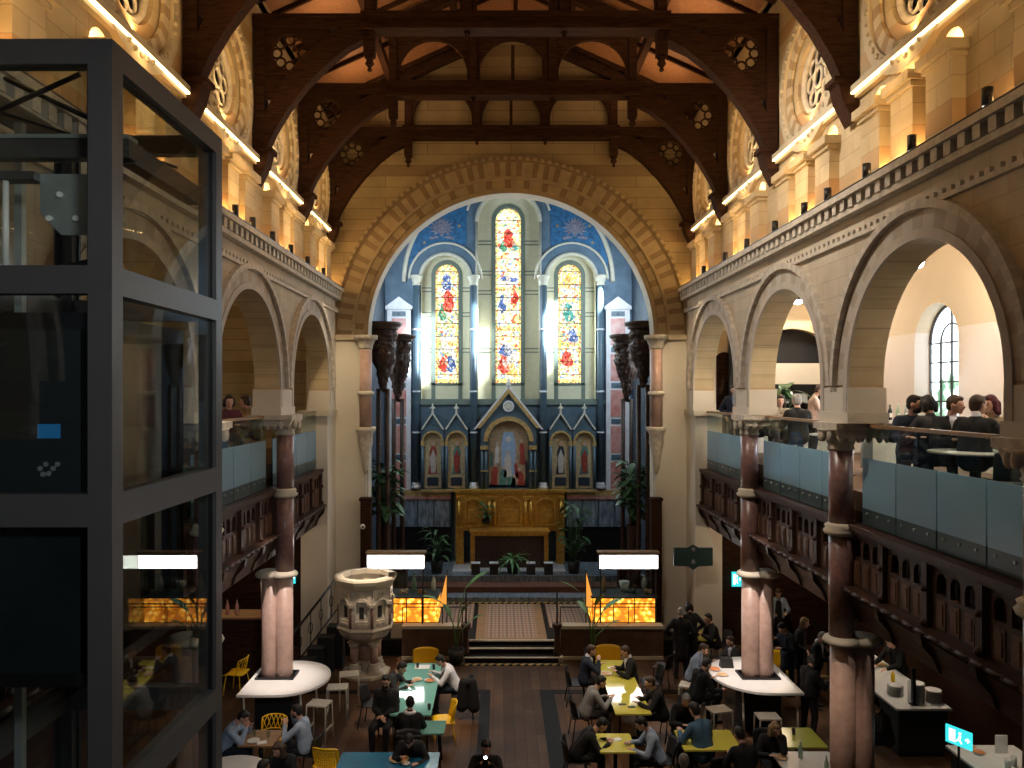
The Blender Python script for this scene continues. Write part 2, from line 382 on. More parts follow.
def stained(name,seed,scale=9,strength=2.6,stops=STD):
    m,nt,out=new_mat(name); L=nt.links.new
    tc=N(nt,'ShaderNodeTexCoord'); mp=N(nt,'ShaderNodeMapping'); mp.inputs['Location'].default_value=(seed,seed*.7,seed*1.3)
    v=N(nt,'ShaderNodeTexVoronoi',Scale=scale); L(tc.outputs['Object'],mp.inputs[0]); L(mp.outputs[0],v.inputs['Vector'])
    s=N(nt,'ShaderNodeSeparateXYZ'); L(v.outputs['Color'],s.inputs[0])
    r=ramp(nt,stops,'CONSTANT'); L(s.outputs[0],r.inputs[0])
    e=N(nt,'ShaderNodeTexVoronoi',Scale=scale,feature='DISTANCE_TO_EDGE'); L(mp.outputs[0],e.inputs['Vector'])
    gt=N(nt,'ShaderNodeMath',operation='GREATER_THAN'); gt.inputs[1].default_value=.02; L(e.outputs[0],gt.inputs[0])
    mx=N(nt,'ShaderNodeMixRGB'); mx.inputs[1].default_value=(.05,.04,.03,1); L(gt.outputs[0],mx.inputs[0]); L(r.outputs[0],mx.inputs[2])
    em=N(nt,'ShaderNodeEmission',Strength=strength); L(mx.outputs[0],em.inputs[0]); L(em.outputs[0],out.inputs[0]); return m
stained('stained_centre',1.3,13,1.7); stained('stained_side',4.1,15,1.5)
for q,(nm,c) in enumerate(dict(g_red=(.75,.08,.05),g_blue=(.10,.18,.45),g_green=(.14,.42,.24),g_gold=(1,.62,.15),g_white=(1,.95,.82),g_teal=(.12,.48,.42)).items()):
    stained(nm,7.7+q,17,1.35,[(0,c),(.35,tuple(x*.55 for x in c)),(.6,tuple(min(1,x*1.2+.12) for x in c)),(.8,(1,.9,.62) if q%2 else c),(.9,(.9,.4,.2) if nm!='g_blue' else (.6,.7,.9))])
stained('g_border',2.2,22,1.4,[(0,(1,.72,.18)),(.4,(.8,.15,.06)),(.55,(1,.9,.5)),(.85,(.15,.4,.2))])
def onyx():
    m,nt,out=new_mat('onyx_lit'); L=nt.links.new
    tc=N(nt,'ShaderNodeTexCoord'); v=N(nt,'ShaderNodeTexVoronoi',Scale=7.0); nz=N(nt,'ShaderNodeTexNoise',Scale=4.0,Detail=6.0,Distortion=1.5)
    L(tc.outputs['Object'],v.inputs['Vector']); L(tc.outputs['Object'],nz.inputs['Vector'])
    a=N(nt,'ShaderNodeMath',operation='MULTIPLY'); L(v.outputs['Distance'],a.inputs[0]); L(nz.outputs[0],a.inputs[1])
    r=ramp(nt,[(.0,(1,.80,.32)),(.08,(1,.60,.12)),(.18,(.85,.30,.02)),(.3,(.45,.12,.01))]); L(a.outputs[0],r.inputs[0])
    em=N(nt,'ShaderNodeEmission',Strength=2.4); L(r.outputs[0],em.inputs[0]); L(em.outputs[0],out.inputs[0])
onyx()
def tiles():
    m,nt,out=new_mat('mosaic'); L=nt.links.new
    b=N(nt,'ShaderNodeBsdfPrincipled',Roughness=.45); g=N(nt,'ShaderNodeNewGeometry'); mp=N(nt,'ShaderNodeMapping'); mp.inputs['Rotation'].default_value=(0,0,PI/4)
    ck=N(nt,'ShaderNodeTexChecker',Scale=13.0); ck.inputs[1].default_value=(.50,.38,.28,1); ck.inputs[2].default_value=(.26,.13,.09,1)
    c2=N(nt,'ShaderNodeTexChecker',Scale=6.5); c2.inputs[1].default_value=(1,1,1,1); c2.inputs[2].default_value=(.6,.6,.62,1)
    L(g.outputs['Position'],mp.inputs[0]); L(mp.outputs[0],ck.inputs[0]); L(mp.outputs[0],c2.inputs[0])
    mx=N(nt,'ShaderNodeMixRGB',blend_type='MULTIPLY'); mx.inputs[0].default_value=1; L(ck.outputs[0],mx.inputs[1]); L(c2.outputs[0],mx.inputs[2])
    L(mx.outputs[0],b.inputs['Base Color']); L(b.outputs[0],out.inputs[0])
    m,nt,out=new_mat('stripe_edge'); L=nt.links.new
    b=N(nt,'ShaderNodeBsdfPrincipled',Roughness=.5); g=N(nt,'ShaderNodeNewGeometry'); mp=N(nt,'ShaderNodeMapping'); mp.inputs['Rotation'].default_value=(0,0,PI/4)
    w=N(nt,'ShaderNodeTexWave',Scale=2.2); r=ramp(nt,[(.5,(.02,.02,.02)),(.52,(.6,.42,.14))],'CONSTANT'); L(g.outputs['Position'],mp.inputs[0]); L(mp.outputs[0],w.inputs[0]); L(w.outputs[0],r.inputs[0]); L(r.outputs[0],b.inputs['Base Color']); L(b.outputs[0],out.inputs[0])
tiles()
pmat('dado_marble',(.30,.36,.42),.35,c2=(.07,.09,.12),scale=6,stretch=(2,1,.6))
pmat('painting',(.50,.32,.16),.6,c2=(.22,.20,.16),scale=10)
# ============================================================ THE CHURCH SHELL
W = 5.0                      # half width of the nave
YE = 21.2                    # the wall with the big arch
WA = 4.78                    # the arcade face stands a little in front of the clerestory
BC = (4.95, 9.45, 13.87, 18.35)   # arch centres
z_sp = H+.13; z_cap = H-.43; z_ledge = H+2.87; z_led = H+4.56; z_tie = H+7.1
Z_GF = 5.41                  # gallery floor
# ---- floors
struct(MB().box((-9.2,-1,-.2),(9.2,20.3,0)),'floor','floor_wood','dark herringbone wooden nave floor','floor')
for k,(x0,x1) in enumerate(((-.75,-.52),(.62,.95))):
    struct(MB().box((x0,8,.0),(x1,17.95,.006)),'trim_%d'%(k+1),'floor_dark','black strip running along the wooden floor towards the steps, %s of the centre'%('left','right')[k],'floor strip')
struct(MB().box((-4.9,17.72,0),(-.75,17.95,.006)),'trim_3','floor_dark','black cross strip on the floor in front of the pulpit','floor strip')
struct(MB().box((.95,17.72,0),(4.6,17.95,.006)),'trim_12','floor_dark','black cross strip on the floor before the right stall','floor strip')
struct(MB().box((-9.2,20.3,-.2),(-4.1,YE+.6,.0)).box((4.1,20.3,-.2),(9.2,YE+.6,0)),'floor','floor_wood','wooden floor at the far ends of the aisles','floor')
mb=MB().box((-5.0,20.3,-.2),(5.0,23.9,.41)); struct(mb,'floor','floor_dark','raised dark stage in front of the sanctuary','floor')
struct(MB().box((-.95,20.38,.41),(-.70,23.8,.414)).box((.70,20.38,.41),(.95,23.8,.414)).box((-.7,20.38,.41),(.7,20.5,.414)),'trim_13','oak','wooden border framing the mosaic carpet','floor border')
struct(MB().box((-.70,20.5,.41),(.70,23.8,.416)),'floor','mosaic','mosaic tile carpet at the top of the steps','floor')
for k,(a,b) in enumerate(((-4.0,-1.08),(1.08,4.0))): struct(MB().box((a,21.4,.41),(b,23.8,.415)),'floor','mosaic','strip of mosaic tiles beside the %s stall'%('left','right')[k],'floor')
struct(MB().box((-4.3,23.8,.41),(4.3,23.9,.45)),'trim_4','stripe_edge','black and gold diagonal striped edge at the back of the mosaic floor','step edge')
mb=MB(); mb.box((-1.2,19.75,0),(1.2,20.05,.14)); mb.box((-1.2,20.05,0),(1.2,20.3,.28)); mb.box((-1.2,19.73,.12),(1.2,19.79,.145),1).box((-1.2,20.03,.26),(1.2,20.09,.285),1).box((-1.2,20.28,.38),(1.2,20.36,.415),1); struct(mb,'floor',['floor_dark','ashlar'],'two dark steps with pale nosings up to the mosaic floor','steps')
struct(MB().box((-1.3,19.55,0),(1.3,19.62,.03)),'trim_5','stripe_edge','black and gold striped edge on the floor at the foot of the marble steps','step edge')
# sanctuary steps
struct(MB().box((-4.4,23.9,-.2),(4.4,24.5,.58)),'floor','dado_marble','patterned marble first step of the sanctuary','steps')
struct(MB().box((-4.4,24.5,-.2),(4.4,25.2,.76)),'floor','red_carpet','red carpeted step of the sanctuary','steps')
struct(MB().box((-4.4,25.2,-.2),(4.4,28.2,.95)),'floor','dado_marble','marble sanctuary floor under the altar','floor')
# ---- nave arcades (left and right)
def arcade(sx, nm, lab):
    xa, xb = sx*WA, sx*(WA+.5)
    mb = MB()
    ops = [(c-1.75, c+1.75, z_cap, z_sp, 'a') for c in BC]
    mb.arcwall('x', xa, xb, 3.1, 20.65, z_cap, z_ledge-.32, ops, n=28, mi=0, mij=1)
    o = struct(mb, nm, ['stone_grey', 'stone_side'], lab)
    r = MB()
    for c in BC:
        r.ring('x', c, z_sp, 1.75, 1.87, xa, xa-sx*.04, n=40, mis=(0,))
        r.ring('x', c, z_sp, 1.87, 2.10, xa+sx*.0, xa-sx*.02, n=26, mis=(0, 1))
        r.ring('x', c, z_sp, 2.10, 2.20, xa, xa-sx*.10, n=60, mis=(0, 2))
        for u in (c-1.81, c+1.81): r.box((min(xa,xa-sx*.04),u-.06,z_cap),(max(xa,xa-sx*.04),u+.06,z_sp),0)
    im = MB(); ed = [3.1]+[v for c in BC for v in (c-1.75, c+1.75)]+[20.65]
    for q in range(0, len(ed), 2):
        if ed[q+1]-ed[q] < .12: continue
        a_, b_ = sorted((xa-sx*.05, xb+sx*.05)); im.box((a_, ed[q]-.05, z_cap), (b_, ed[q+1]+.05, z_cap+.16)); im.box((a_+.02, ed[q]-.025, z_cap+.16), (b_-.02, ed[q+1]+.025, z_cap+.52))
    im.build('impost_block', 'plaster', o, world=True)
    a = r.build('arch_moulding', ['voussoir_grey','voussoir_tan','carved_stone'], o, world=True)
    return o
wl = arcade(-1, 'wall_left', 'left arcade wall of round stone arches above the gallery')
wr = arcade(1, 'wall_right', 'right arcade wall of round stone arches above the gallery')
# ---- cornice with corbel table
def cornice(sx, k):
    x = sx*WA; mb = MB()
    def B(d, y0, y1, z0, z1, mi=0): mb.box((min(x,x-sx*d),y0,z0),(max(x,x-sx*d),y1,z1),mi)
    B(.22,3.1,YE,z_ledge-.09,z_ledge); B(.14,3.1,YE,z_ledge-.32,z_ledge-.24)
    B(.06,3.1,YE,z_ledge-.66,z_ledge-.60)
    y = 3.2
    while y < YE-.1: B(.17,y,y+.13,z_ledge-.24,z_ledge-.09); y += .26
    y = 3.15
    while y < YE-.1: B(.05,y,y+.09,z_ledge-.60,z_ledge-.53,0); y += .17
    mb.box((x-sx*.0,3.1,z_ledge-.32),(x+sx*.9,YE,z_ledge))
    o=struct(mb,'trim_%d'%k,'carved_stone','projecting corbelled stone cornice along the %s wall below the clerestory'%('left' if sx<0 else 'right'),'cornice')
    # dark cable trunking on the ledge
    c=MB().box((min(x-sx*.20,x-sx*.17),3.1,z_ledge),(max(x-sx*.20,x-sx*.16),YE,z_ledge+.035)).build('cable_trunking','black_metal',o,world=True)
cornice(-1,6); cornice(1,7)
# ---- clerestory: niches, ledge with light strip, rose windows
YT = [1.69, 4.96, 8.23, 11.5, 14.77, 18.04, 21.13]
bays = [(YT[i], YT[i+1]) for i in range(len(YT)-1)]
winN = [0]
def clerestory(sx):
    x = sx*W; side = 'left' if sx < 0 else 'right'
    mb = MB(); ops = []
    zc = z_led-.50
    for a, b in bays[1:]:
        m = (a+b)/2
        for d in (-.84, 0, .84): ops.append((m+d-.22, m+d+.22, z_ledge+.001, zc, 'a'))
    ops = [o for o in ops if o[0] > 4.9]
    mb.arcwall('x', x, x+sx*.42, 3.1, YE, z_ledge, z_led-.12, ops, n=14, mi=0, mij=0)
    mb.box((min(x+sx*.42,x+sx*.6),3.1,z_ledge),(max(x+sx*.42,x+sx*.6),YE,z_led-.12),0)
    o = struct(mb, 'wall_%s'%side, 'stone_side', '%s clerestory wall of small round-headed niches lit from inside'%side)
    for (ua, ub, zb, zs, k) in ops:
        cp = MB(); m_=(ua+ub)/2
        cp.box((min(x+sx*.2,x-sx*.16),m_-.27,z_ledge),(max(x+sx*.2,x-sx*.16),m_+.27,zs-.22))
        cp.box((min(x+sx*.2,x-sx*.20),m_-.30,zs-.22),(max(x+sx*.2,x-sx*.20),m_+.30,zs-.15)); cp.box((min(x+sx*.2,x-sx*.26),m_-.34,zs-.15),(max(x+sx*.2,x-sx*.26),m_+.34,zs-.03))
        cp.build('pier', 'stone_side', o, world=True)
    mb = MB(); mb.box((min(x+sx*.6,x-sx*.14),3.1,z_led-.12),(max(x+sx*.6,x-sx*.14),YE,z_led-.03)); mb.box((min(x+sx*.6,x-sx*.08),3.1,z_led-.2),(max(x+sx*.6,x-sx*.08),YE,z_led-.12))
    t = struct(mb, 'trim_%d'%(8 if sx<0 else 9), 'voussoir_pale', 'upper stone ledge on the %s wall under the round windows'%side, 'ledge')
    MB().box((min(x-sx*.135,x-sx*.085),3.1,z_led-.145),(max(x-sx*.135,x-sx*.085),YE,z_led-.12)).build('light_strip','led_warm',t,world=True)
    MB().prism([(x-sx*.12,z_led-.03),(x+sx*.05,z_led-.03),(x+sx*.05,z_led+.12)],'y',3.1,YE).build('sloping_sill','voussoir_buff',t,world=True)
    # upper wall with round windows
    mb = MB(); ops = []
    zr = z_led+.85
    for a, b in bays[1:]:
        m=(a+b)/2; ops.append((m-.62, m+.62, zr-.62, zr, 'c'))
    ops=[q for q in ops if q[0]>4.9]
    mb.arcwall('x', x+sx*.02, x+sx*.40, 3.1, YE, z_led-.03, z_tie+1.2, ops, n=20, mi=0)
    struct(mb, 'wall_%s'%side, 'stone_side', '%s upper wall of coursed stone around the round windows'%side)
    for i,(ua,ub,zb,zs,k) in enumerate(ops):
        m=(ua+ub)/2; winN[0]+=1
        w=thing('window_%d'%winN[0],'round wheel window high on the %s wall, number %d counted from the entrance end'%(side,i+1),'window',(x,m,zr),kind='structure')
        r=MB(); r.ring('x',0,0,1.0,1.22,0,-sx*.10,0,2*PI,44,(0,)); r.ring('x',0,0,.8,1.0,0,-sx*.05,0,2*PI,36,(0,1))
        for q in range(40):
            t=2*PI*q/40; r.sph((-sx*.10,1.06*math.cos(t),1.06*math.sin(t)),.045,6)
        r.build('arch_moulding',['voussoir_pale','voussoir_buff'],w)
        r=MB(); r.tube([(sx*.12,.56*math.cos(t),.56*math.sin(t)) for t in [2*PI*q/32 for q in range(32)]],.06,8,close=True)
        for q in range(8):
            t=2*PI*q/8; r.tube([(sx*.16,(.36+.13*math.cos(s))*math.cos(t)-.13*math.sin(s)*math.sin(t),(.36+.13*math.cos(s))*math.sin(t)+.13*math.sin(s)*math.cos(t)) for s in [2*PI*j/12 for j in range(12)]],.03,6,close=True)
        r.tube([(sx*.14,.16*math.cos(t),.16*math.sin(t)) for t in [2*PI*q/16 for q in range(16)]],.035,8,close=True)
        r.build('wheel_tracery','carved_stone',w)
        r=MB().cyl((sx*.26,0,0),(sx*.28,0,0),.62,n=32); r.build('pane','glass_night',w)
pmat('glass_night',(.02,.03,.05),.1,var=.1)
clerestory(-1); clerestory(1)
# ---- chancel arch wall
ac = H+1.60
mb=MB(); mb.arcwall('y',YE,YE+.55,-9.2,9.2,0,H+10.9,[(-3.93,3.93,0,ac,'a')],n=48,mi=0,mij=1)
we=struct(mb,'wall_far',['stone_end','ashlar'],'far nave wall of banded brown stone with the great round arch')
r=MB(); r.ring('y',0,ac,3.93,4.06,YE,YE-.03,n=60,mis=(0,)); r.ring('y',0,ac,4.06,4.28,YE,YE-.07,n=76,mis=(0,0,1)); r.ring('y',0,ac,4.28,4.36,YE,YE-.13,n=60,mis=(0,)); r.ring('y',0,ac,4.36,4.76,YE,YE-.10,n=96,mis=(0,1,0,0,1,0,1))
r.ring('y',0,ac,4.76,4.82,YE,YE-.12,n=60,mis=(1,)); r.ring('y',0,ac,4.82,4.90,YE,YE-.17,n=150,mis=(0,1))
r.build('arch_moulding',['voussoir_dim','voussoir_umber','ashlar','voussoir_dim'],we,world=True)
for sx in (-1,1):
    mb=MB(); a,b=sorted((sx*3.95,sx*5.0)); mb.box((a,YE-.12,0),(b,YE,ac-.12),0); mb.box((min(a,b)-.05,YE-.2,ac-.12),(max(a,b)+.05,YE,ac+.02),1)
    struct(mb,'wall_far',['plaster','voussoir_pale'],'smooth pale pier carrying the %s end of the great arch'%('left' if sx<0 else 'right'),'pier')
    n='left' if sx<0 else 'right'
    t=thing('respond_shaft','pink banded half column on the inner edge of the %s arch pier'%n,'column',(sx*3.97,YE-.16,0))
    z0=H-2.0
    MB().lathe((0,0,0),[(.17,H-.9),(.17,ac-.38)],16).build('shaft','pink_pier',t)
    MB().lathe((0,0,0),[(.17,ac-.38),(.2,ac-.34),(.19,ac-.3),(.27,ac-.12),(.33,ac-.1),(.33,ac)],16).build('capital','carved_stone',t)
    MB().lathe((0,0,H+.0),[(.17,-.04),(.23,-.02),(.23,.06),(.17,.08)],16).build('ring','ashlar',t)
    MB().lathe((0,0,0),[(.02,H-2.2),(.09,H-2.0),(.12,H-1.6),(.2,H-1.35),(.19,H-1.1),(.27,H-1.0),(.28,H-.9)],12).build('corbel','carved_stone',t)
# ---- outer aisle walls, gallery floor, gallery ceilings
XO=8.9
def outer(sx):
    side='left' if sx<0 else 'right'
    ops=[(15.45,17.1,5.9,8.0,'a'),(9.6,11.25,5.9,8.0,'a')] if sx>0 else []
    mb=MB().arcwall('x',sx*XO,sx*(XO+.6),-1,YE,0,H+3.6,ops,n=16)
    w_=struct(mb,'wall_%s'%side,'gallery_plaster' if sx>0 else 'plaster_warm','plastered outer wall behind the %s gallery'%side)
    a,b=sorted((sx*5.15,sx*9.5)); struct(MB().box((a,-1,H+3.6),(b,YE,H+3.7)),'ceiling','plaster_warm','flat ceiling over the %s gallery'%side,'ceiling')
    a,b=sorted((sx*5.2,sx*XO)); struct(MB().box((a,-1,3.45),(b,YE,Z_GF-.3),0).box((a,-1,Z_GF-.3),(b,YE,Z_GF),1),'floor',['dark_wood','floor_wood'],'%s gallery floor with its dark timber underside'%side,'floor')
outer(-1); outer(1)
for sx in (-1,1):  # dark sheets put in for the shade under the galleries
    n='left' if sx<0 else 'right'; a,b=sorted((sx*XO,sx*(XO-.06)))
    struct(MB().box((a,-1,0),(b,YE-.2,3.4)),'wall_%s'%n,'dark_wood','dark sheet giving the shade on the lower wall of the %s aisle'%n,'shade sheet')
    a,b=sorted((sx*5.52,sx*(XO-.1))); struct(MB().box((a,YE-.06,0),(b,YE-.01,3.42)),'wall_far','dark_wood','dark sheet giving the shade at the far end of the %s aisle'%n,'shade sheet')
for k,(ya,yb) in enumerate(((15.45,17.1),(9.6,11.25))):
    winN[0]+=1; m=(ya+yb)/2
    w=thing('window_%d'%winN[0],('tall round-headed window with dark glazing bars behind the seated diners','tall round-headed gallery window nearest the camera, hidden behind the arcade')[k],'window',(XO+.35,m,5.9),kind='structure')
    r=MB().prism([(-.82,0),(.82,0)]+[(.82*math.cos(PI*q/20),2.1+.82*math.sin(PI*q/20)) for q in range(21)],'x',.02,.04); r.build('pane','day_pane',w)
    r=MB()
    r.tube([(0,.80*math.cos(PI*q/20),2.1+.80*math.sin(PI*q/20)) for q in range(21)],.035,6); r.tube([(0,.4*math.cos(PI*q/12),2.1+.4*math.sin(PI*q/12)) for q in range(13)],.02,6)
    for u in (-.8,-.4,0,.4,.8): r.box((-.02,u-.018,0),(.02,u+.018,2.12 if abs(u)>.1 else 2.88))
    for q in range(6): r.box((-.02,-.8,q*.42-.015),(.02,.8,q*.42+.015))
    r.build('glazing_bars','steel_dark',w)
# end walls of the galleries: dark round-headed recess over the kitchen hatch on the right
struct(MB().box((5.4,YE-.03,Z_GF),(6.4,YE-.01,8.4)),'door_1','dark_wood','dark round-headed doorway at the far end of the right gallery','door')
struct(MB().arcwall('y',YE-.14,YE-.04,5.3,8.9,Z_GF,H+3.6,[(5.55,6.15,Z_GF,7.75,'a')]),'wall_far','plaster_warm','buff end wall of the right gallery behind the kitchen','wall')
k=thing('kitchen_hatch','open kitchen with shelf and steel hood at the far end of the right gallery','kitchen',(7.35,YE-.2,Z_GF))
mb=MB().arcwall('y',-.9,-.7,-1.5,1.5,0,3.4,[(-1.2,1.2,.001,2.0,'a')],n=20); mb.build('surround','plaster_warm',k)
MB().box((-1.2,-.7,1.75),(1.2,-.66,2.3)).build('fascia','plaster',k)
MB().box((-1.2,-.65,1.25),(1.2,-.25,1.3)).box((-.9,-.6,1.3),(-.5,-.3,1.42)).box((.1,-.6,1.3),(.5,-.3,1.5)).build('shelf','steel_plate',k)
MB().box((-1.4,.0,0),(1.4,.06,3.3)).build('back_panel','dark_grey',k)
MB().box((-1.5,-1.5,0),(1.5,-1.0,1.0)).box((-1.5,-1.52,1.0),(1.5,-.95,1.04)).build('counter','white_top',k)
# ---- roof
def roofslope(sx):
    side='left' if sx<0 else 'right'
    ze=z_tie+.75; zr=z_tie+3.05; dx=W+.1
    a=MB(); t=.12
    a.add([(sx*dx,1,ze),(0,1,zr),(0,YE,zr),(sx*dx,YE,ze),(sx*dx,1,ze+t),(0,1,zr+t),(0,YE,zr+t),(sx*dx,YE,ze+t)],[(0,1,2,3),(4,7,6,5),(0,4,5,1),(1,5,6,2),(2,6,7,3),(3,7,4,0)])
    o=struct(a,'ceiling','roof_wood','%s slope of the brown boarded timber roof'%side,'ceiling')
    r=MB(); y=1.5
    def pt(f,y,d): return Vector((sx*dx*(1-f),y,ze+(zr-ze)*f-d))
    while y<YE:
        p=[pt(0,y,0),pt(1,y,0),pt(1,y+.07,0),pt(0,y+.07,0),pt(0,y,.1),pt(1,y,.1),pt(1,y+.07,.1),pt(0,y+.07,.1)]
        r.add(p,[(0,1,2,3),(4,7,6,5),(0,4,5,1),(1,5,6,2),(2,6,7,3),(3,7,4,0)]); y+=1.6
    r.build('rafters','dark_wood',o,world=True)
    r=MB()
    for f in (.0,.36,.72):
        p0=pt(f,1,.18); r.box((p0.x-.08,1,p0.z-.1),(p0.x+.08,YE,p0.z+.1))
    r.build('purlins','dark_wood',o,world=True)
roofslope(-1); roofslope(1)
# ---- trusses
def truss():
    t=thing('roof_truss','','roof truss')
    tie=MB().box((-5.0,-.13,-.12),(5.0,.13,.06)).box((-5.0,-.17,.06),(5.0,.17,.12)).box((-2.95,-.18,-.16),(2.95,.18,-.06)).box((-2.95,-.16,.12),(2.95,.16,.18)); tie.build('tie_beam','dark_wood',t)
    for sx in (-1,1):
        MB().box((min(sx*4.98,sx*4.78),-.13,-2.5),(max(sx*4.98,sx*4.78),.13,-.12)).build('wall_post','dark_wood',t)
        lo=[(sx*x,z) for x,z in ((2.8,-.12),(2.8,-.30),(3.2,-.50),(3.6,-.82),(4.0,-1.23),(4.34,-1.67),(4.6,-2.10),(4.82,-2.58))]
        up=[(sx*x,z) for x,z in ((4.97,-2.25),(4.80,-1.80),(4.62,-1.42),(4.35,-1.0),(3.98,-.58),(3.6,-.28),(3.3,-.12))]
        MB().prism(lo+up,'y',-.12,.12).build('brace','dark_wood',t)
        MB().prism([(sx*4.98,-3.05),(sx*4.92,-3.1),(sx*4.74,-2.75),(sx*4.68,-2.5),(sx*4.98,-2.5)],'y',-.16,.16).box((min(sx*4.98,sx*4.62),-.18,-2.5),(max(sx*4.98,sx*4.62),.18,-2.42)).build('corbel','dark_wood',t)
        # spandrel roundel with cusps
        r=MB(); c=(sx*4.33,0,-.57)
        r.tube([(c[0]+.37*math.cos(a),0,c[2]+.37*math.sin(a)) for a in [2*PI*q/28 for q in range(28)]],.055,8,close=True)
        for q in range(8):
            a=2*PI*q/8; cc=(c[0]+.25*math.cos(a),c[2]+.25*math.sin(a))
            r.tube([(cc[0]+.095*math.cos(b),0,cc[1]+.095*math.sin(b)) for b in [2*PI*j/10 for j in range(10)]],.022,6,close=True)
        r.build('roundel','dark_wood',t)
        # spandrel solid web around the roundel
        web=MB(); cx,cz=c[0],c[2]; m=36; R=.38
        def lim(a):
            dx,dz=math.cos(a),math.sin(a); best=9
            for s_,l in ((dx*sx, 4.98-abs(cx)),):
                if s_>1e-6: best=min(best,l/s_)
            if dz>1e-6: best=min(best,(-.12-cz)/dz)
            U=[(2.8,-.12),(3.3,-.12),(3.6,-.28),(3.98,-.58),(4.35,-1.0),(4.62,-1.42),(4.80,-1.80),(4.97,-2.25)]
            def zup(x):
                for (a_,b_),(c_,d_) in zip(U,U[1:]):
                    if a_<=x<=c_: return b_+(d_-b_)*(x-a_)/(c_-a_)
                return -.12 if x<2.8 else -9
            d=.02
            while d<best:
                X=abs(cx+dx*d); Z=cz+dz*d
                if Z<zup(X)-.02 or Z<-1.45: best=min(best,d); break
                d+=.02
            return max(best,R)
        for q in range(m):
            a0=2*PI*q/m; a1=2*PI*(q+1)/m; l0,l1=lim(a0),lim(a1)
            if max(l0,l1)<=R+.01: continue
            ps=[(cx+R*math.cos(a0),cz+R*math.sin(a0)),(cx+l0*math.cos(a0),cz+l0*math.sin(a0)),(cx+l1*math.cos(a1),cz+l1*math.sin(a1)),(cx+R*math.cos(a1),cz+R*math.sin(a1))]
            web.prism(ps,'y',-.05,.05)
        web.build('spandrel','dark_wood',t)
        p=MB().box((sx*2.8-.1,-.12,-.62),(sx*2.8+.1,.12,-.1)); p.lathe((sx*2.8,0,-.62),[(.02,-.30),(.05,-.27),(.03,-.22),(.09,-.15),(.06,-.08),(.1,-.03),(.1,0)],10); p.build('pendant','dark_wood',t)
    for x in (-2.8,-.93,.93,2.8):
        hh=(z_tie+.75+2.3*(1-abs(x)/5.1))-z_tie
        MB().box((x-.09,-.1,.1),(x+.09,.1,hh)).build('strut','dark_wood',t)
    MB().box((-.04,-.06,.1),(.04,.06,1.05)).build('strut','dark_wood',t)
    for x in (-.93,.93): MB().lathe((x,0,-.16),[(.01,-.16),(.05,-.1),(.03,-.06),(.07,0)],8).build('pendant','dark_wood',t)
    for m_ in (-1.865,0,1.865):
        a=MB().arcwall('y',-.06,.06,m_-.84,m_+.84,.12,1.22,[(m_-.8,m_+.8,.121,.38,'a')],n=18); a.build('arcade_panel','dark_wood',t)
    MB().box((-3.0,-.1,1.2),(3.0,.1,1.42)).build('collar','dark_wood',t)
    for sx in (-1,1):
        x0,z0,x1,z1=sx*5.0,.68,0,2.98
        MB().add([(x0,-.11,z0),(x1,-.11,z1),(x1,.11,z1),(x0,.11,z0),(x0,-.11,z0-.26),(x1,-.11,z1-.26),(x1,.11,z1-.26),(x0,.11,z0-.26)],[(0,1,2,3),(4,7,6,5),(0,4,5,1),(1,5,6,2),(2,6,7,3),(3,7,4,0)]).build('rafter','dark_wood',t)
    return t
T0=truss(); T0.location=(0,YT[4],z_tie)
T0['label']='dark timber roof truss nearest the camera, its beam crossing the top of the view'; T0['group']='roof trusses'
for y,l in ((YT[5],'dark timber roof truss, middle beam between the nearest and the one at the far wall'),(YT[6]-.15,'dark timber roof truss set close against the far stone wall'),(YT[3],'dark timber roof truss overhead with only its wall posts and braces in view')):
    clone(T0,(0,y,z_tie),0,l,'roof trusses')
# ---- columns
def column():
    t=thing('column','','column',(0,0,0))
    def two(r,z0,z1,nm,mat,x0=.03,x1=.4):
        m=MB()
        m.cyl((x0,0,z0),(x0,0,z1),r,n=24)
        return m.build(nm,mat,t)
    two(.175,4.85,z_cap-.4,'upper_shaft','pink_granite',-.17,.25)
    two(.185,3.18,4.85,'middle_shaft','pink_granite',-.16,.22)
    m=MB()
    for x in (-.14,.14): m.lathe((x,0,0),[(.185,.0),(.185,3.18)],24)
    m.build('lower_shaft','pink_pier',t)
    for nm,z in (('ring',4.78),('ring',3.1)):
        m=MB()
        for x in ((-.165,) if z>4 else (-.14,.16)): m.lathe((x,0,z),[(.2,0),(.27,.02),(.29,.06),(.27,.10),(.2,.14)] if z<4 else [(.2,-.02),(.24,0),(.26,.05),(.22,.09),(.24,.13),(.18,.17)],20)
        m.build(nm,'ashlar',t)
    m=MB()
    for x in (-.17,): m.lathe((x,0,z_cap-.42),[(.18,0),(.2,.03),(.18,.06),(.22,.18),(.30,.28),(.34,.32)],20)
    m.box((-.42,-.42,z_cap-.1),(.50,.42,z_cap)); m.prism([(-.40,z_cap-.1),(.48,z_cap-.1),(.40,z_cap-.22),(-.34,z_cap-.22)],'y',-.36,.36)
    for x in (-.17,.25):
        for q in range(12):
            a=2*PI*q/12; m.sph((x+.27*math.cos(a),.27*math.sin(a)*1.25,z_cap-.2),(.055,.055,.1),8)
    m.build('capital','carved_stone',t)
    return t
C0=column(); C0.location=(5.05,16.0,0); C0['label']='pink granite column rising through the white bar table on the right'; C0['group']='arcade columns'
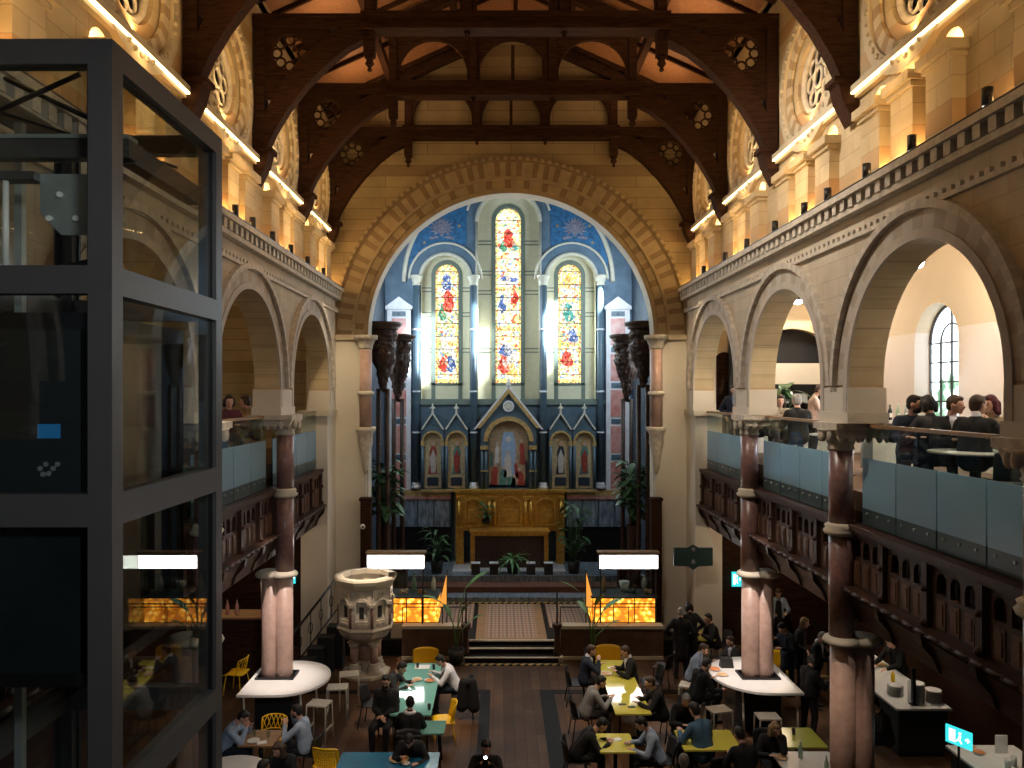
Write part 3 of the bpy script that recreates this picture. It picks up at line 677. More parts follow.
for (sx,y,l) in ((1,11.7,'pink granite column in the right foreground, in front of the counter with plates'),(1,7.32,'pink granite column cut off by the right edge of the view'),(-1,16.0,'pink granite column rising through the white bar table on the left'),(-1,11.7,'pink granite column seen through the glass lift'),(1,20.3,'engaged pink column against the right pier of the great arch'),(-1,20.3,'engaged pink column against the left pier of the great arch')):
    if abs(y-20.3)<.1: continue
    clone(C0,(sx*5.05 if sx>0 else -4.93,y,0),0 if sx>0 else PI,l,'arcade columns')
# responds at the far end: plain pier
for sx in (-1,1):
    a,b=sorted((sx*4.80,sx*5.5)); struct(MB().box((a,20.1,0),(b,YE-.13,z_cap),0).box((a-.06,20.0,z_cap-.14),(b+.06,YE-.13,z_cap),1).box((min(a,b),20.66,z_cap),(max(a,b),YE-.13,z_ledge-.33),0),'wall_%s'%('left' if sx<0 else 'right'),['plaster','ashlar'],'pale plastered pier at the far end of the %s arcade'%('left' if sx<0 else 'right'),'pier')
# ---- gallery fronts: timber parapet below, glass balustrade above
def parapet(sx,y0,y1,lab):
    t=thing('timber_parapet',lab,'parapet',(sx*5.0,(y0+y1)/2,4.0),group='carved timber gallery fronts'); hy=(y1-y0)/2
    def B(m,xa,xb,ya,yb,za,zb,mi=0): m.box((min(sx*xa,sx*xb),ya,za),(max(sx*xa,sx*xb),yb,zb),mi)
    m=MB(); B(m,-.1,.25,-hy,hy,.88,.95); B(m,-.06,.22,-hy,hy,.82,.88); m.build('top_rail','parapet_wood',t)
    m=MB(); nb=max(2,round((y1-y0)/1.15)); wdt=2*hy/nb; ops=[]
    for i in range(nb):
        a=-hy+i*wdt+.12
        for j in range(3):
            w=(wdt-.24)/3; ops.append((a+j*w+.04,a+(j+1)*w-.04,.48,.48+.26-(w-.08)/2+.0,'a'))
    m.arcwall('x',0,sx*.06,-hy,hy,.02,.83,ops,n=8); B(m,.1,.16,-hy,hy,.02,.83); m.build('arcading','parapet_wood',t)
    for i in range(nb):
        a=-hy+i*wdt+.12
        for j in range(3):
            m=MB(); w=(wdt-.24)/3; B(m,-.012,0,a+j*w+.05,a+(j+1)*w-.05,.08,.42); B(m,-.022,-.012,a+j*w+.09,a+(j+1)*w-.09,.12,.38); m.build('panel','parapet_panel',t)
    for i in range(nb+1):
        m=MB(); y=min(max(-hy+i*wdt,-hy+.06),hy-.06); B(m,-.07,.04,y-.06,y+.06,.02,.83); m.sph((-sx*.07,y,.5),.045,8); m.sph((-sx*.07,y,.08),.05,8); m.build('post','parapet_wood',t)
    m=MB(); B(m,-.18,.2,-hy,hy,-.03,.03); 
    y=-hy+.1
    while y<hy-.05: m.sph((-sx*.17,y,0),(.04,.13,.035),8); y+=.28
    m.build('ledge','parapet_wood',t)
    m=MB(); prof=[(.05,-.03),(-.08,-.12),(-.0,-.25),(.08,-.4),(.12,-.55),(.25,-.6),(.25,-.03)]
    m.prism([(sx*a,b) for a,b in prof],'y',-hy,hy); 
    # bracket
    for i in range(nb+1):
        y=min(max(-hy+i*wdt,-hy+.07),hy-.07); m.prism([(sx*.12,-.03),(-sx*.15,-.03),(-sx*.12,-.2),(sx*.02,-.36),(sx*.08,-.52),(sx*.14,-.55)],'y',y-.06,y+.06)
    m.build('cove','parapet_wood',t)
def balustrade(sx,y0,y1,lab):
    t=thing('glass_balustrade',lab,'balustrade',(sx*5.10,(y0+y1)/2,4.97),group='glass gallery balustrades'); hy=(y1-y0)/2
    n=max(2,round((y1-y0)/.95)); w=2*hy/n
    for i in range(n):
        a=-hy+i*w+.012; b=a+w-.024
        p=MB().box((-.008,a,0),(.008,b,1.44)).build('glass_panel','glass_clear',t)
        MB().box((-.0105,a+.002,.24),(.0105,b-.002,.98)).build('frosted_film','glass_frost',p)
        MB().box((-.0105,a+.002,0.0),(.0105,b-.002,.24)).build('base_strip','glass_strip',p)
        m=MB()
        for q in range(3):
            y=a+(b-a)*(q+.5)/3
            for s2 in (-1,1): m.cyl((s2*.005,y,.17),(s2*.035,y,.17),.018,n=8)
        m.build('bolt','steel_plate',p)
    MB().box((-.03,-hy,1.44),(.03,hy,1.49)).build('handrail','oak',t)
BN=[(3.5,7.1,'nearest the camera'),(7.55,11.46,'in the bay before the diners'),(11.94,15.76,'in the middle bay'),(16.24,20.05,'in the farthest bay')]
for sx in (-1,1):
    n='left' if sx<0 else 'right'
    for y0,y1,w in BN[0 if sx<0 else 1:]:
        if sx<0: w={'in the bay before the diners':'in the near bay behind the lift'}.get(w,w)
        parapet(sx,y0-.22,y1+.22 if y1<19 else y1+.04,'carved dark timber front of the %s gallery %s'%(n,w)); balustrade(sx,y0,y1,'glass balustrade with frosted film, %s gallery %s'%(n,w))
# ---- spotlights on the ledge
sp=thing('spotlight','','spotlight'); m=MB().box((-.04,-.04,0),(.04,.04,.03)).box((-.012,-.06,.02),(.012,-.045,.16)).box((-.012,.045,.02),(.012,.06,.16)); m.build('bracket','black_metal',sp)
MB().cyl((0,0,.08),(0,0,.27),.055,n=14).build('lamp_body','black_metal',sp); MB().cyl((0,0,.075),(0,0,.082),.045,n=14).build('lens','spot_lens',sp)
R_=[(1,6.6),(1,7.9),(1,9.35),(1,10.5),(1,11.75),(1,12.65),(1,14.0),(1,15.6),(1,17.1),(1,18.9),(-1,12.8),(-1,13.7),(-1,14.9),(-1,16.2),(-1,17.6),(-1,19.2)]
OR=['nearest','second','third','fourth','fifth','sixth','seventh','eighth','ninth','farthest']
first=True
for i,(sx,y) in enumerate(R_):
    k=i if sx>0 else i-10
    lab='small black spotlight on the %s stone ledge, %s of the row'%('right' if sx>0 else 'left', OR[k] if (sx>0 or k<5) else 'farthest')
    if first: sp.location=(sx*4.70,y,z_ledge); sp['label']=lab; sp['group']='spotlights along the ledges'; first=False
    else: clone(sp,(sx*4.70,y,z_ledge),.3*((i%3)-1),lab,'spotlights along the ledges')
# ---- gallery ceiling lamps
for i,(p,l) in enumerate((((7.0,13.5,9.2),'glaring ceiling lamp in the right gallery above the diners'),((7.0,18.9,9.2),'bright ceiling lamp in the right gallery towards the kitchen'))):
    t=thing('ceiling_lamp',l,'lamp',p,group='right gallery lamps')
    MB().lathe((0,0,0),[(.02,-.1),(.1,-.07),(.12,.0)],16).build('bulb','lamp_white',t); MB().cyl((0,0,0),(0,0,.12),.14,n=16).cyl((0,0,.12),(0,0,1.3),.012,n=6).build('fitting','black_metal',t)
# ============================================================ THE CHANCEL
YB=27.5; s=YB/F
def X(px): return CX+(px-500)*s
def Z(py): return H+(394-py)*s
zf=.95
ops=[(-1.1,1.1,6.6,13.05-.0,'a'),(-3.12,-1.38,6.6,11.0,'a'),(1.38,3.12,6.6,11.0,'a')]
mb=MB().arcwall('y',YB,YB+.45,-4.5,4.5,zf,H+8.6,ops,n=24,mi=0,mij=1)
# keep the openings at their measured height
struct(mb,'wall_far',['blue_wall','cream_panel'],'blue painted east wall of the sanctuary around three tall windows')
gl=[(-.46,.46,7.3,13.2,'a'),(-2.65,-1.81,7.3,11.2,'a'),(1.81,2.65,7.3,11.2,'a')]
mb=MB().arcwall('y',YB+.45,YB+.75,-4.5,4.5,6.6,H+8.6,gl,n=20,mi=0,mij=1)
iw=struct(mb,'wall_far',['cream_panel','green_frame'],'cream panelled inner face around the stained glass')
# painted framing bands on the cream
m=MB()
for (a,b,zb,zs,k),(A,B,_,ZS,_) in zip(gl,ops):
    c=(a+b)/2; r=(b-a)/2; y0,y1=YB+.42,YB+.452
    m.ring('y',c,zs,r,r+.14,y0,y1,n=20); m.box((a-.14,y0,6.6),(a,y1,zs)); m.box((b,y0,6.6),(b+.14,y1,zs)); m.box((a-.14,y0,7.22),(b+.14,y1,7.3))
    zz=7.6
    for zz in ((8.4,10.5,11.2,12.3) if abs(c)<.5 else (8.4,9.7,10.6)):
        for q in (0,.13):
            m.box((A,y0+.01,zz+q),(a-.14,y1,zz+q+.035)); m.box((b+.14,y0+.01,zz+q),(B,y1,zz+q+.035))
m.build('painted_bands','green_frame',iw,world=True)
# stained windows
figs={0:[(0,12.6,'g_red',.16,.5),(-.22,12.3,'g_green',.1,.28),(.24,12.3,'g_teal',.11,.28),(0,10.75,'g_white',.09,.75),(0,11.1,'g_blue',.3,.14),(-.26,10.2,'g_blue',.1,.5),(.26,10.5,'g_red',.09,.5),(-.12,8.5,'g_blue',.2,.3),(0,8.3,'g_white',.17,.75),(-.2,8.0,'g_red',.15,.5),(.16,7.75,'g_gold',.15,.3)],
      1:[(-.02,11.0,'g_blue',.14,.45),(.05,10.3,'g_red',.16,.6),(-.2,9.9,'g_green',.1,.45),(-.1,8.7,'g_white',.14,.35),(.15,8.0,'g_blue',.13,.45),(-.18,8.0,'g_red',.12,.4)],
      2:[(0,11.0,'g_gold',.15,.4),(-.05,9.9,'g_teal',.16,.5),(.14,9.0,'g_blue',.14,.5),(-.1,8.2,'g_red',.17,.4),(.1,10.6,'g_white',.1,.3)]}
for i,(a,b,zb,zs,k) in enumerate(gl):
    c=(a+b)/2; r=(b-a)/2; winN[0]+=1
    w=thing('window_%d'%winN[0],('tall central stained glass lancet with crowned figures','left stained glass lancet, shorter than the central one','right stained glass lancet, shorter than the central one')[i],'window',(c,YB+.62,zb),kind='structure')
    h=zs-zb
    MB().prism([(-r,0),(r,0)]+[(r*math.cos(PI*q/18),h+r*math.sin(PI*q/18)) for q in range(19)],'y',0,.02).build('stained_pane',('stained_centre','stained_side','stained_side')[i],w)
    m=MB().ring('y',0,h,r-.07,r,-.012,-.002,n=16).box((-r,-.012,0),(-r+.07,-.002,h)).box((r-.07,-.012,0),(r,-.002,h))
    for zz in ((1.9,3.35) if i==0 else (1.35,)): m.box((-r+.07,-.012,zz),(r-.07,-.002,zz+.16))
    m.box((-r+.07,-.012,0),(r-.07,-.002,.14)); m.build('border','g_border',w)
    # coloured robed figures leaded into the glass
    for mt in sorted(set(f[2] for f in figs[i])):
        m=MB()
        for (fx,fz,c_,fr,fh) in [f for f in figs[i] if f[2]==mt]:
            z0=fz-zb; m.prism([(fx*.9+fr*1.55*math.cos(t)*(1.05 if math.sin(t)<0 else .6)+.035*math.sin(4*t+fx*9),z0+fh*.72*math.sin(t)+.03*math.cos(3*t)) for t in [2*PI*q/18 for q in range(18)]],'y',-.012,-.002)
            if mt in('g_white','g_gold'): m.prism([(fx+.07*math.cos(t),z0+fh*.5+.06+.07*math.sin(t)) for t in [2*PI*q/12 for q in range(12)]],'y',-.014,-.003)
        m.build('figure',mt,w)
    m=MB()
    z=.3
    while z<h+r*.8: 
        ww=r if z<h else math.sqrt(max(r*r-(z-h)**2,0.01)); m.box((-ww,-.03,z-.012),(ww,-.015,z+.012)); z+=.47
    m.build('saddle_bars','black_metal',w)
# arch mouldings and labels over the windows
m=MB()
for (a,b,zb,zs,k) in ops:
    c=(a+b)/2; r=(b-a)/2; big=abs(c)<.5
    m.tube([(c+(r+.03)*math.cos(PI*q/24),YB-.03,zs+(r+.03)*math.sin(PI*q/24)) for q in range(25)],.07,8)
    if big: 
        m.tube([(c-(r+.03),YB-.03,z_) for z_ in (6.7,zs)],.05,8); m.tube([(c+(r+.03),YB-.03,z_) for z_ in (6.7,zs)],.05,8)
    m.tube([(c+(r+.42)*math.cos(PI*q/24),YB-.05,zs+(r+.42)*math.sin(PI*q/24)) for q in range(2 if big else 0,23 if big else 25)],.045,8)
# big rib
m.tube([(3.72*math.cos(PI*q/40),YB-.08,H+4.0+3.72*math.sin(PI*q/40)) for q in range(0,41)],.085,8)
struct(m,'trim_10','cream_rib','cream stone ribs arching over the sanctuary windows','moulding')
# blue starred spandrels with silver emblem
for sx in (-1,1):
    pts=[]
    lo=[(1.55+0*q,13.0-q*.5) for q in range(0)]
    outer_=[(3.66*math.cos(a),H+4.0+3.66*math.sin(a)) for a in [math.radians(d) for d in range(12,66,4)]]
    inner=[(1.52*math.cos(a),13.05+1.52*math.sin(a)) for a in [math.radians(d) for d in (50,35,20,5)]]+[(1.5,12.4)]
    side=[(2.25+1.26*math.cos(a),11.0+1.26*math.sin(a)) for a in [math.radians(d) for d in (125,100,75,50,30,15)]]
    poly=[(sx*u,w) for u,w in outer_+inner+side]
    n='left' if sx<0 else 'right'
    t=thing('painted_spandrel','starry blue painted panel with a silver emblem above the %s stained window'%n,'painted panel',(0,YB,0))
    MB().prism(poly,'y',-.025,-.003).build('blue_field','blue_star',t)
    m=MB()
    cx,cz=sx*2.38,12.78
    for q in (-1,1):
        for k_ in range(6):
            a=math.radians(-35+k_*22); L_=.50-.04*abs(k_-2.5); c_,s_=math.cos(a)*q,math.sin(a)
            m.prism([(cx+q*.06,cz-.02+.05*k_*.3),(cx+c_*L_*.6-s_*.045*q,cz+s_*L_*.6+abs(c_)*.045),(cx+c_*L_,cz+s_*L_),(cx+c_*L_*.6+s_*.045*q,cz+s_*L_*.6-abs(c_)*.045)],'y',-.036,-.025)
    m.prism([(cx-.12,cz+.18),(cx+.12,cz+.18),(cx+.13,cz-.08),(cx,cz-.30),(cx-.13,cz-.08)],'y',-.045,-.025)
    m.prism([(cx-.12,cz+.22),(cx-.13,cz+.40),(cx-.05,cz+.31),(cx,cz+.44),(cx+.05,cz+.31),(cx+.13,cz+.40),(cx+.12,cz+.22)],'y',-.04,-.025)
    for q in (-1,1): m.prism([(cx+q*.05,cz-.30),(cx+q*.42,cz-.38),(cx+q*.46,cz-.30),(cx+q*.2,cz-.24)],'y',-.036,-.025)
    m.build('emblem','silver_paint',t)
    m=MB()
    for (u,w) in ((3.0,12.3),(3.2,11.9),(2.0,13.5),(1.75,12.9),(2.9,12.9),(2.6,13.4)):
        st=[]
        for q in range(10):
            rr=.07 if q%2==0 else .03; st.append((sx*u+rr*math.cos(2*PI*q/10+PI/2),w+rr*math.sin(2*PI*q/10+PI/2)))
        m.prism(st,'y',-.032,-.024)
    m.build('star','gold_paint',t)
# shafts between the windows
for i,(x,l) in enumerate(((-3.27,'far left'),(-1.24,'left of the central window'),(1.24,'right of the central window'),(3.27,'far right'))):
    t=thing('window_shaft','slim blue-grey shaft on the east wall, %s'%l,'column',(x,YB-.16,3.55),group='blue shafts between the windows')
    MB().cyl((0,0,.2),(0,0,7.25),.12,n=14).build('shaft','blue_slate',t)
    MB().lathe((0,0,7.2),[(.12,0),(.16,.03),(.13,.08),(.2,.26),(.23,.28),(.23,.36)],14).build('capital','cream_rib',t)
    for z_ in (1.95,3.4,5.6): MB().lathe((0,0,z_),[(.12,0),(.15,.02),(.15,.05),(.12,.07)],14).build('ring','white_marble',t)
    m=MB(); m.lathe((0,0,0),[(.2,0),(.2,.08),(.15,.12),(.17,.17),(.12,.22)],14); m.build('base','white_marble',t)
# sill and slate band behind the reredos
struct(MB().box((-4.3,YB-.12,6.52),(4.3,YB,6.68)).box((-4.3,YB-.08,6.68),(4.3,YB+.46,6.72)),'trim_11','green_frame','stone sill under the stained windows','sill')
struct(MB().box((-3.4,YB-.05,3.3),(3.4,YB,6.52)),'wall_far','blue_slate','dark slate blue wall behind the gabled altar screen')
# marble pilasters
for sx in (-1,1):
    n='left' if sx<0 else 'right'
    t=thing('marble_pilaster','tall gabled pilaster with red marble panels on the %s of the windows'%n,'pilaster',(sx*3.88,YB-.12,3.2),group='marble pilasters')
    MB().box((-.42,-.1,0),(.42,.12,6.7)).box((-.48,-.15,6.7),(.48,.12,6.8)).prism([(-.48,6.8),(.48,6.8),(0,7.15)],'y',-.13,.1).build('frame','white_marble',t)
    for k_ in range(5):
        z0=.35+k_*1.27; MB().box((-.26,-.115,z0),(.26,-.1,z0+.95)).build('red_panel','red_marble',t)
        m=MB().box((-.24,-.118,z0+1.02),(.24,-.1,z0+1.2)); m.sph((0,-.12,z0+1.11),(.05,.02,.05),8); m.build('medallion','blue_slate' ,t)
# ---- reredos
def gable(m,c,zb,w,h,th,y0,y1,mi=0):
    for sx in (-1,1):
        m.prism([(c+sx*w,zb),(c,zb+h),(c,zb+h-th*1.5),(c+sx*(w-th),zb)],'y',y0,y1,mi)
def picture(t,c,zb,w,h,figs_):
    m=MB().prism([(c-w,zb),(c+w,zb)]+[(c+w*math.cos(PI*q/14),zb+h+w*math.sin(PI*q/14)) for q in range(15)],'y',-.03,-.02); p=m.build('painted_picture','painting',t)
    for mt in sorted(set(f[0] for f in figs_)):
        m=MB()
        for (k_,fx,fz,rw,rh) in figs_:
            if k_==mt: m.sph((c+fx,-.035,zb+fz),(rw,.012,rh),12)
        m.build('painted_figure',mt,p)
pmat('pic_gold',(.62,.48,.28),.6,c2=(.40,.30,.17),scale=12); pmat('pic_sky',(.30,.42,.60),.6,var=.1); pmat('pic_red',(.40,.06,.045),.6,var=.2); pmat('pic_green',(.10,.25,.22),.6,var=.2); pmat('pic_skin',(.6,.42,.32),.6,var=.1); pmat('pic_dark',(.02,.035,.06),.6,var=.2); pmat('pic_white',(.6,.56,.52),.6,var=.1)
yr=YB-.32
def rer(lab,c,loc):
    return thing('altar_screen_bay',lab,'altarpiece',(c,yr,3.5))
# centre bay
t=thing('altarpiece','gabled central altarpiece framing a large arched painting','altarpiece',(0,yr,3.45))
m=MB().arcwall('y',-.0,.26,-.98,.98,0,2.66,[(-.72,.72,.12,1.78,'a')],n=20); m.prism([(-.98,2.6),(.98,2.6),(0,3.6)],'y',.02,.22); m.build('screen','blue_slate',t)
m=MB(); m.ring('y',0,1.78,.72,.88,-.06,.02,n=26); gable(m,0,2.25,1.12,1.42,.13,-.08,.05); m.build('gilded_frame','gold_paint',t)
m=MB(); gable(m,0,2.2,1.24,1.57,.08,-.04,.03); m.lathe((0,0,3.66),[(.02,.35),(.06,.3),(.03,.24),(.09,.14),(.04,.0)][::-1],8); m.build('cresting','white_marble',t)
m=MB(); m.ring('y',0,3.02,.14,.20,-.06,0,0,2*PI,20); m.build('roundel','white_marble',t)
MB().sph((0,-.02,3.02),(.14,.04,.14),12).build('medallion','cream_rib',t)
for sx in (-1,1):
    m=MB()
    for q in (0,.13): m.cyl((sx*(.80+q),-.06,.1),(sx*(.80+q),-.06,1.5),.045,n=10)
    m.build('colonnette','blue_slate',t); m=MB().box((sx*.86-.14,-.14,1.5),(sx*.86+.14,.0,1.62)).box((sx*.86-.14,-.13,.72),(sx*.86+.14,.0,.76)).box((sx*.86-.14,-.14,.0),(sx*.86+.14,.0,.1)); m.build('capital','gold_paint',t)
p_=MB()
m=MB().prism([(-.70,.14),(.70,.14)]+[(.70*math.cos(PI*q/18),1.78+.70*math.sin(PI*q/18)) for q in range(19)],'y',.12,.14); p=m.build('painted_picture','painting',t)
def robed(m,cx,zb,w,h,ln=0,y=.12,hd=True):
    """standing robed silhouette: hem, waist, sloping shoulders"""
    m.prism([(cx-w,zb),(cx+w*.9,zb),(cx+w*.62+ln*.4,zb+h*.45),(cx+w*.75+ln*.8,zb+h*.78),(cx+w*.35+ln,zb+h),(cx-w*.35+ln,zb+h),(cx-w*.8+ln*.8,zb+h*.76),(cx-w*.6+ln*.4,zb+h*.42)],'y',y-.012,y)
def blob(m,cx,z,r,y=.12,e=1.25): m.prism([(cx+r*math.cos(t),z+r*e*math.sin(t)) for t in [2*PI*q/14 for q in range(14)]],'y',y-.016,y)
m=MB().prism([(-.24,.55),(.24,.55),(.26,1.6),(.16,2.1),(-.16,2.1),(-.26,1.6)],'y',.11,.12); m.build('painted_figure','pic_sky',p)
m=MB(); robed(m,-.02,.5,.17,.8); robed(m,-.42,1.0,.10,.62,.03); blob(m,0,1.85,.10,e=1); robed(m,.16,.2,.1,.3,.05); m.build('painted_figure','pic_white',p)
m=MB(); robed(m,.50,.95,.12,.75,-.03); robed(m,-.52,.16,.15,.72,.05); robed(m,.48,.16,.18,.55,-.1); robed(m,.30,.5,.08,.5,-.05); m.build('painted_figure','pic_red',p)
m=MB(); robed(m,-.22,.16,.17,.62,.06); robed(m,.12,.16,.22,.36,-.03); robed(m,-.60,.9,.07,.5); m.build('painted_figure','pic_green',p)
m=MB()
for (x,z,r) in ((-.0,1.38,.055),(-.40,1.70,.05),(.47,1.78,.055),(-.46,.95,.055),(.38,.78,.055),(.25,1.05,.045),(-.16,.84,.05),(.2,.56,.045)): blob(m,x,z,r)
m.build('painted_figure','pic_skin',p)
m=MB(); m.prism([(-.69,.14),(.69,.14),(.69,.2),(-.69,.24)],'y',.108,.12); robed(m,.64,.2,.06,.9); m.build('painted_figure','pic_dark',p)
# paired side bays
for i,(c,l) in enumerate(((-2.68,'outer left'),(-1.84,'inner left'),(1.84,'inner right'),(2.68,'outer right'))):
    t=thing('altarpiece','narrow gabled panel with a painted robed figure, %s of the central altarpiece'%l,'altarpiece',(c,yr,3.45),group='gabled side panels')
    m=MB().arcwall('y',0,.22,-.41,.41,0,2.3,[(-.31,.31,.1,1.78,'a')],n=14); m.prism([(-.41,2.2),(.41,2.2),(0,2.75)],'y',.02,.2); m.build('screen','blue_slate',t)
    m=MB().ring('y',0,1.78,.31,.38,-.05,.02,n=18).box((-.41,-.08,1.62),(-.29,0,1.77)).box((.29,-.08,1.62),(.41,0,1.77)).box((-.41,-.1,0),(.41,.02,.1)); m.build('gilded_frame','gold_paint',t)
    m=MB(); gable(m,0,2.2,.41,.62,.06,-.06,.03); m.lathe((0,-.02,2.76),[(.03,0),(.05,.06),(.02,.12),(.07,.2),(.02,.3),(.01,.36)],8); m.box((-.1,-.04,2.94),(.1,.0,2.98)); m.build('cresting','cream_rib',t)
    for sx in (-1,1): MB().cyl((sx*.35,-.05,.1),(sx*.35,-.05,1.62),.045,n=10).build('colonnette','blue_slate',t)
    m=MB().prism([(-.30,.12),(.30,.12)]+[(.30*math.cos(PI*q/12),1.78+.30*math.sin(PI*q/12)) for q in range(13)],'y',.1,.12); p=m.build('painted_picture','pic_gold',t)
    rb=('pic_red','pic_green','pic_dark','pic_green')[i]
    m=MB(); robed(m,0,.62,.17,1.0,.02,.10); m.build('painted_figure',rb,p)
    m=MB(); blob(m,.02,1.70,.07,.10); m.build('painted_figure','pic_skin',p)
    m=MB(); m.prism([(.10,.66),(-.06,.66),(-.10,1.2),(.02,1.5),(.12,1.2)],'y',.082,.089); m.build('painted_figure','pic_white' if i%2==0 else 'pic_red',p)
    m=MB().ring('y',.02,1.72,.10,.125,.085,.10,0,2*PI,18); m.build('halo','gold',p)
    m=MB().box((-.2,.085,.2),(.2,.10,.5)); m.build('inscription_panel','pic_dark',p)
# dado on both sides of the gold cabinet
for sx in (-1,1):
    n='left' if sx<0 else 'right'
    t=thing('marble_dado','band of veined marble panels under a red rail, %s of the gilded altar back'%n,'wall panelling',(sx*3.2,YB-.3,0))
    MB().box((-1.15,0,3.18),(1.15,.25,3.3)).build('rail','red_marble',t); MB().box((-1.15,-.0,3.3),(1.15,.25,3.5)).build('upper_ledge','gold_paint',t)
    MB().box((-1.15,.08,.95),(1.15,.28,2.2)).build('plinth','floor_dark',t)
    for q in range(4):
        m=MB().box((-1.12+q*.57,.04,2.2),(-1.12+q*.57+.5,.1,3.16)); m.build('marble_panel','dado_marble',t)
    MB().box((-1.15,.06,2.2),(1.15,.22,3.18)).build('backing','blue_slate',t)
# gold altar back
t=thing('gilded_altar_back','carved and gilded cabinet-like altar back with three arched panels','altar',(.05,26.85,zf)); GB=t
m=MB().box((-1.9,0,1.45),(1.9,.4,2.88)).box((-1.96,-.05,2.88),(1.96,.42,2.98)).box((-1.9,-.02,1.35),(1.9,.4,1.45)).box((-1.9,0,0),(-1.62,.4,1.45)).box((1.62,0,0),(1.9,.4,1.45)); m.build('carcass','gold',t)
for c,w in ((-1.25,.36),(0,.42),(1.25,.36)):
    m=MB().ring('y',c,2.3,w-.07,w,-.07,.02,n=16).box((c-w,-.07,1.6),(c-w+.07,.0,2.3)).box((c+w-.07,-.07,1.6),(c+w,0,2.3)).box((c-w,-.07,1.52),(c+w,0,1.6)); m.box((c-w+.14,-.04,1.7),(c+w-.14,0,2.2)); m.build('arched_panel','gold',t)
for x in (-1.78,-.72,-.54,.54,.72,1.78):
    m=MB().cyl((x,-.05,1.5),(x,-.05,2.6),.055,n=10).box((x-.09,-.12,2.6),(x+.09,.0,2.72)).box((x-.09,-.12,1.45),(x+.09,0,1.55)); m.build('pilaster','gold',t)
GB.scale=(1,1,.875)
t=thing('altar_table','long altar table with golden legs and dark hanging front','altar',(.02,26.0,zf)); t.scale=(1,1,.88)
MB().box((-1.35,0,1.42),(1.35,.7,1.5)).box((-1.3,.04,1.3),(1.3,.66,1.42)).build('tabletop','gold',t)
for x in (-1.25,1.25):
    for y in (.06,.6): MB().box((x-.07,y,0),(x+.07,y+.12,1.3)).build('leg','gold',t)
MB().box((-1.18,.3,0),(1.18,.4,1.3)).build('front_panel','carved_wood',t)
struct(MB().box((-1.9,25.75,zf),(1.9,27.2,zf+.02)),'floor','white_marble','pale marble slab under the altar table','floor')
# chancel side walls and barrel ceiling
for sx in (-1,1):
    n='left' if sx<0 else 'right'
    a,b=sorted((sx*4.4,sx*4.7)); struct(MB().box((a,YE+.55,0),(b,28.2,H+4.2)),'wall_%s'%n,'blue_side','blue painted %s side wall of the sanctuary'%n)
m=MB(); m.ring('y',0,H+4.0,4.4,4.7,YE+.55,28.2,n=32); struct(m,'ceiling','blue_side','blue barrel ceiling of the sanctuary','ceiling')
# carved brackets on dark shafts
CARVE=bpy.data.textures.new('Carving','CLOUDS'); CARVE.noise_scale=.085; CARVE.noise_depth=1
for sx in (-1,1):
    n='left' if sx<0 else 'right'
    for k_,(px,py0,py1,Y) in enumerate(((383,320,392,22.5),(398,332,402,23.9)) if sx<0 else ((643,320,388,22.5),(627,332,402,23.9))):
        p=P(px,py0,Y); h=(py1-py0)*Y/F
        t=thing('carved_capital_post','dark carved wooden capital on a slim dark post, %s one of the %s pair'%(('outer','inner')[k_],n),'carved post',(p.x,Y,.41 if Y<23.9 else .58),group='carved wooden capital posts')
        zt=p.z-t.location.z
        prof=[(.04,0),(.12,h*.12),(.2,h*.3),(.34,h*.5),(.38,h*.62),(.35,h*.7),(.42,h*.8),(.36,h*.86)]; fine=[]
        for q in range(len(prof)-1):
            for f_ in range(6): fine.append((prof[q][0]+(prof[q+1][0]-prof[q][0])*f_/6,prof[q][1]+(prof[q+1][1]-prof[q][1])*f_/6))
        m=MB().lathe((0,0,zt-h),fine,56)
        cc_=m.build('carved_capital','carved_wood',t); dm=cc_.modifiers.new('Carving','DISPLACE'); dm.texture=CARVE; dm.strength=.16; dm.mid_level=.5; dm.texture_coords='LOCAL'
        MB().lathe((0,0,zt-h*.14),[(.40,0),(.46,.03),(.44,.07),(.54,.12),(.56,.2),(.5,.22)],16).build('abacus','carved_wood',t)
        for dx in (-.13,.13): MB().cyl((dx,0,0),(dx,0,zt-h+.1),.07,n=10).build('shaft','carved_wood',t)
        MB().box((-.28,-.2,0),(.28,.2,.9)).build('base','dark_wood',t)
# tall dark wooden end post by each pier
for sx in (-1,1):
    n='left' if sx<0 else 'right'
    t=thing('dark_pier_post','tall dark timber post on the %s edge of the stage, beside the pale pier'%n,'post',(sx*4.05+ (0.12 if sx<0 else -.12),YE-.3,.41))
    MB().box((-.14,-.12,0),(.14,.12,3.6)).build('post','dark_wood',t); MB().box((-.17,-.15,3.6),(.17,.15,3.68)).build('cap','dark_wood',t)
# camera dome on the left post
t=thing('security_camera','small white round camera fixed on the dark post left of the stall','camera',(-4.0,YE-.47,3.33)); MB().sph((0,0,0),.075,12).build('dome','ceramic',t); MB().sph((.02,-.065,0),.03,8).build('lens','black_metal',t)
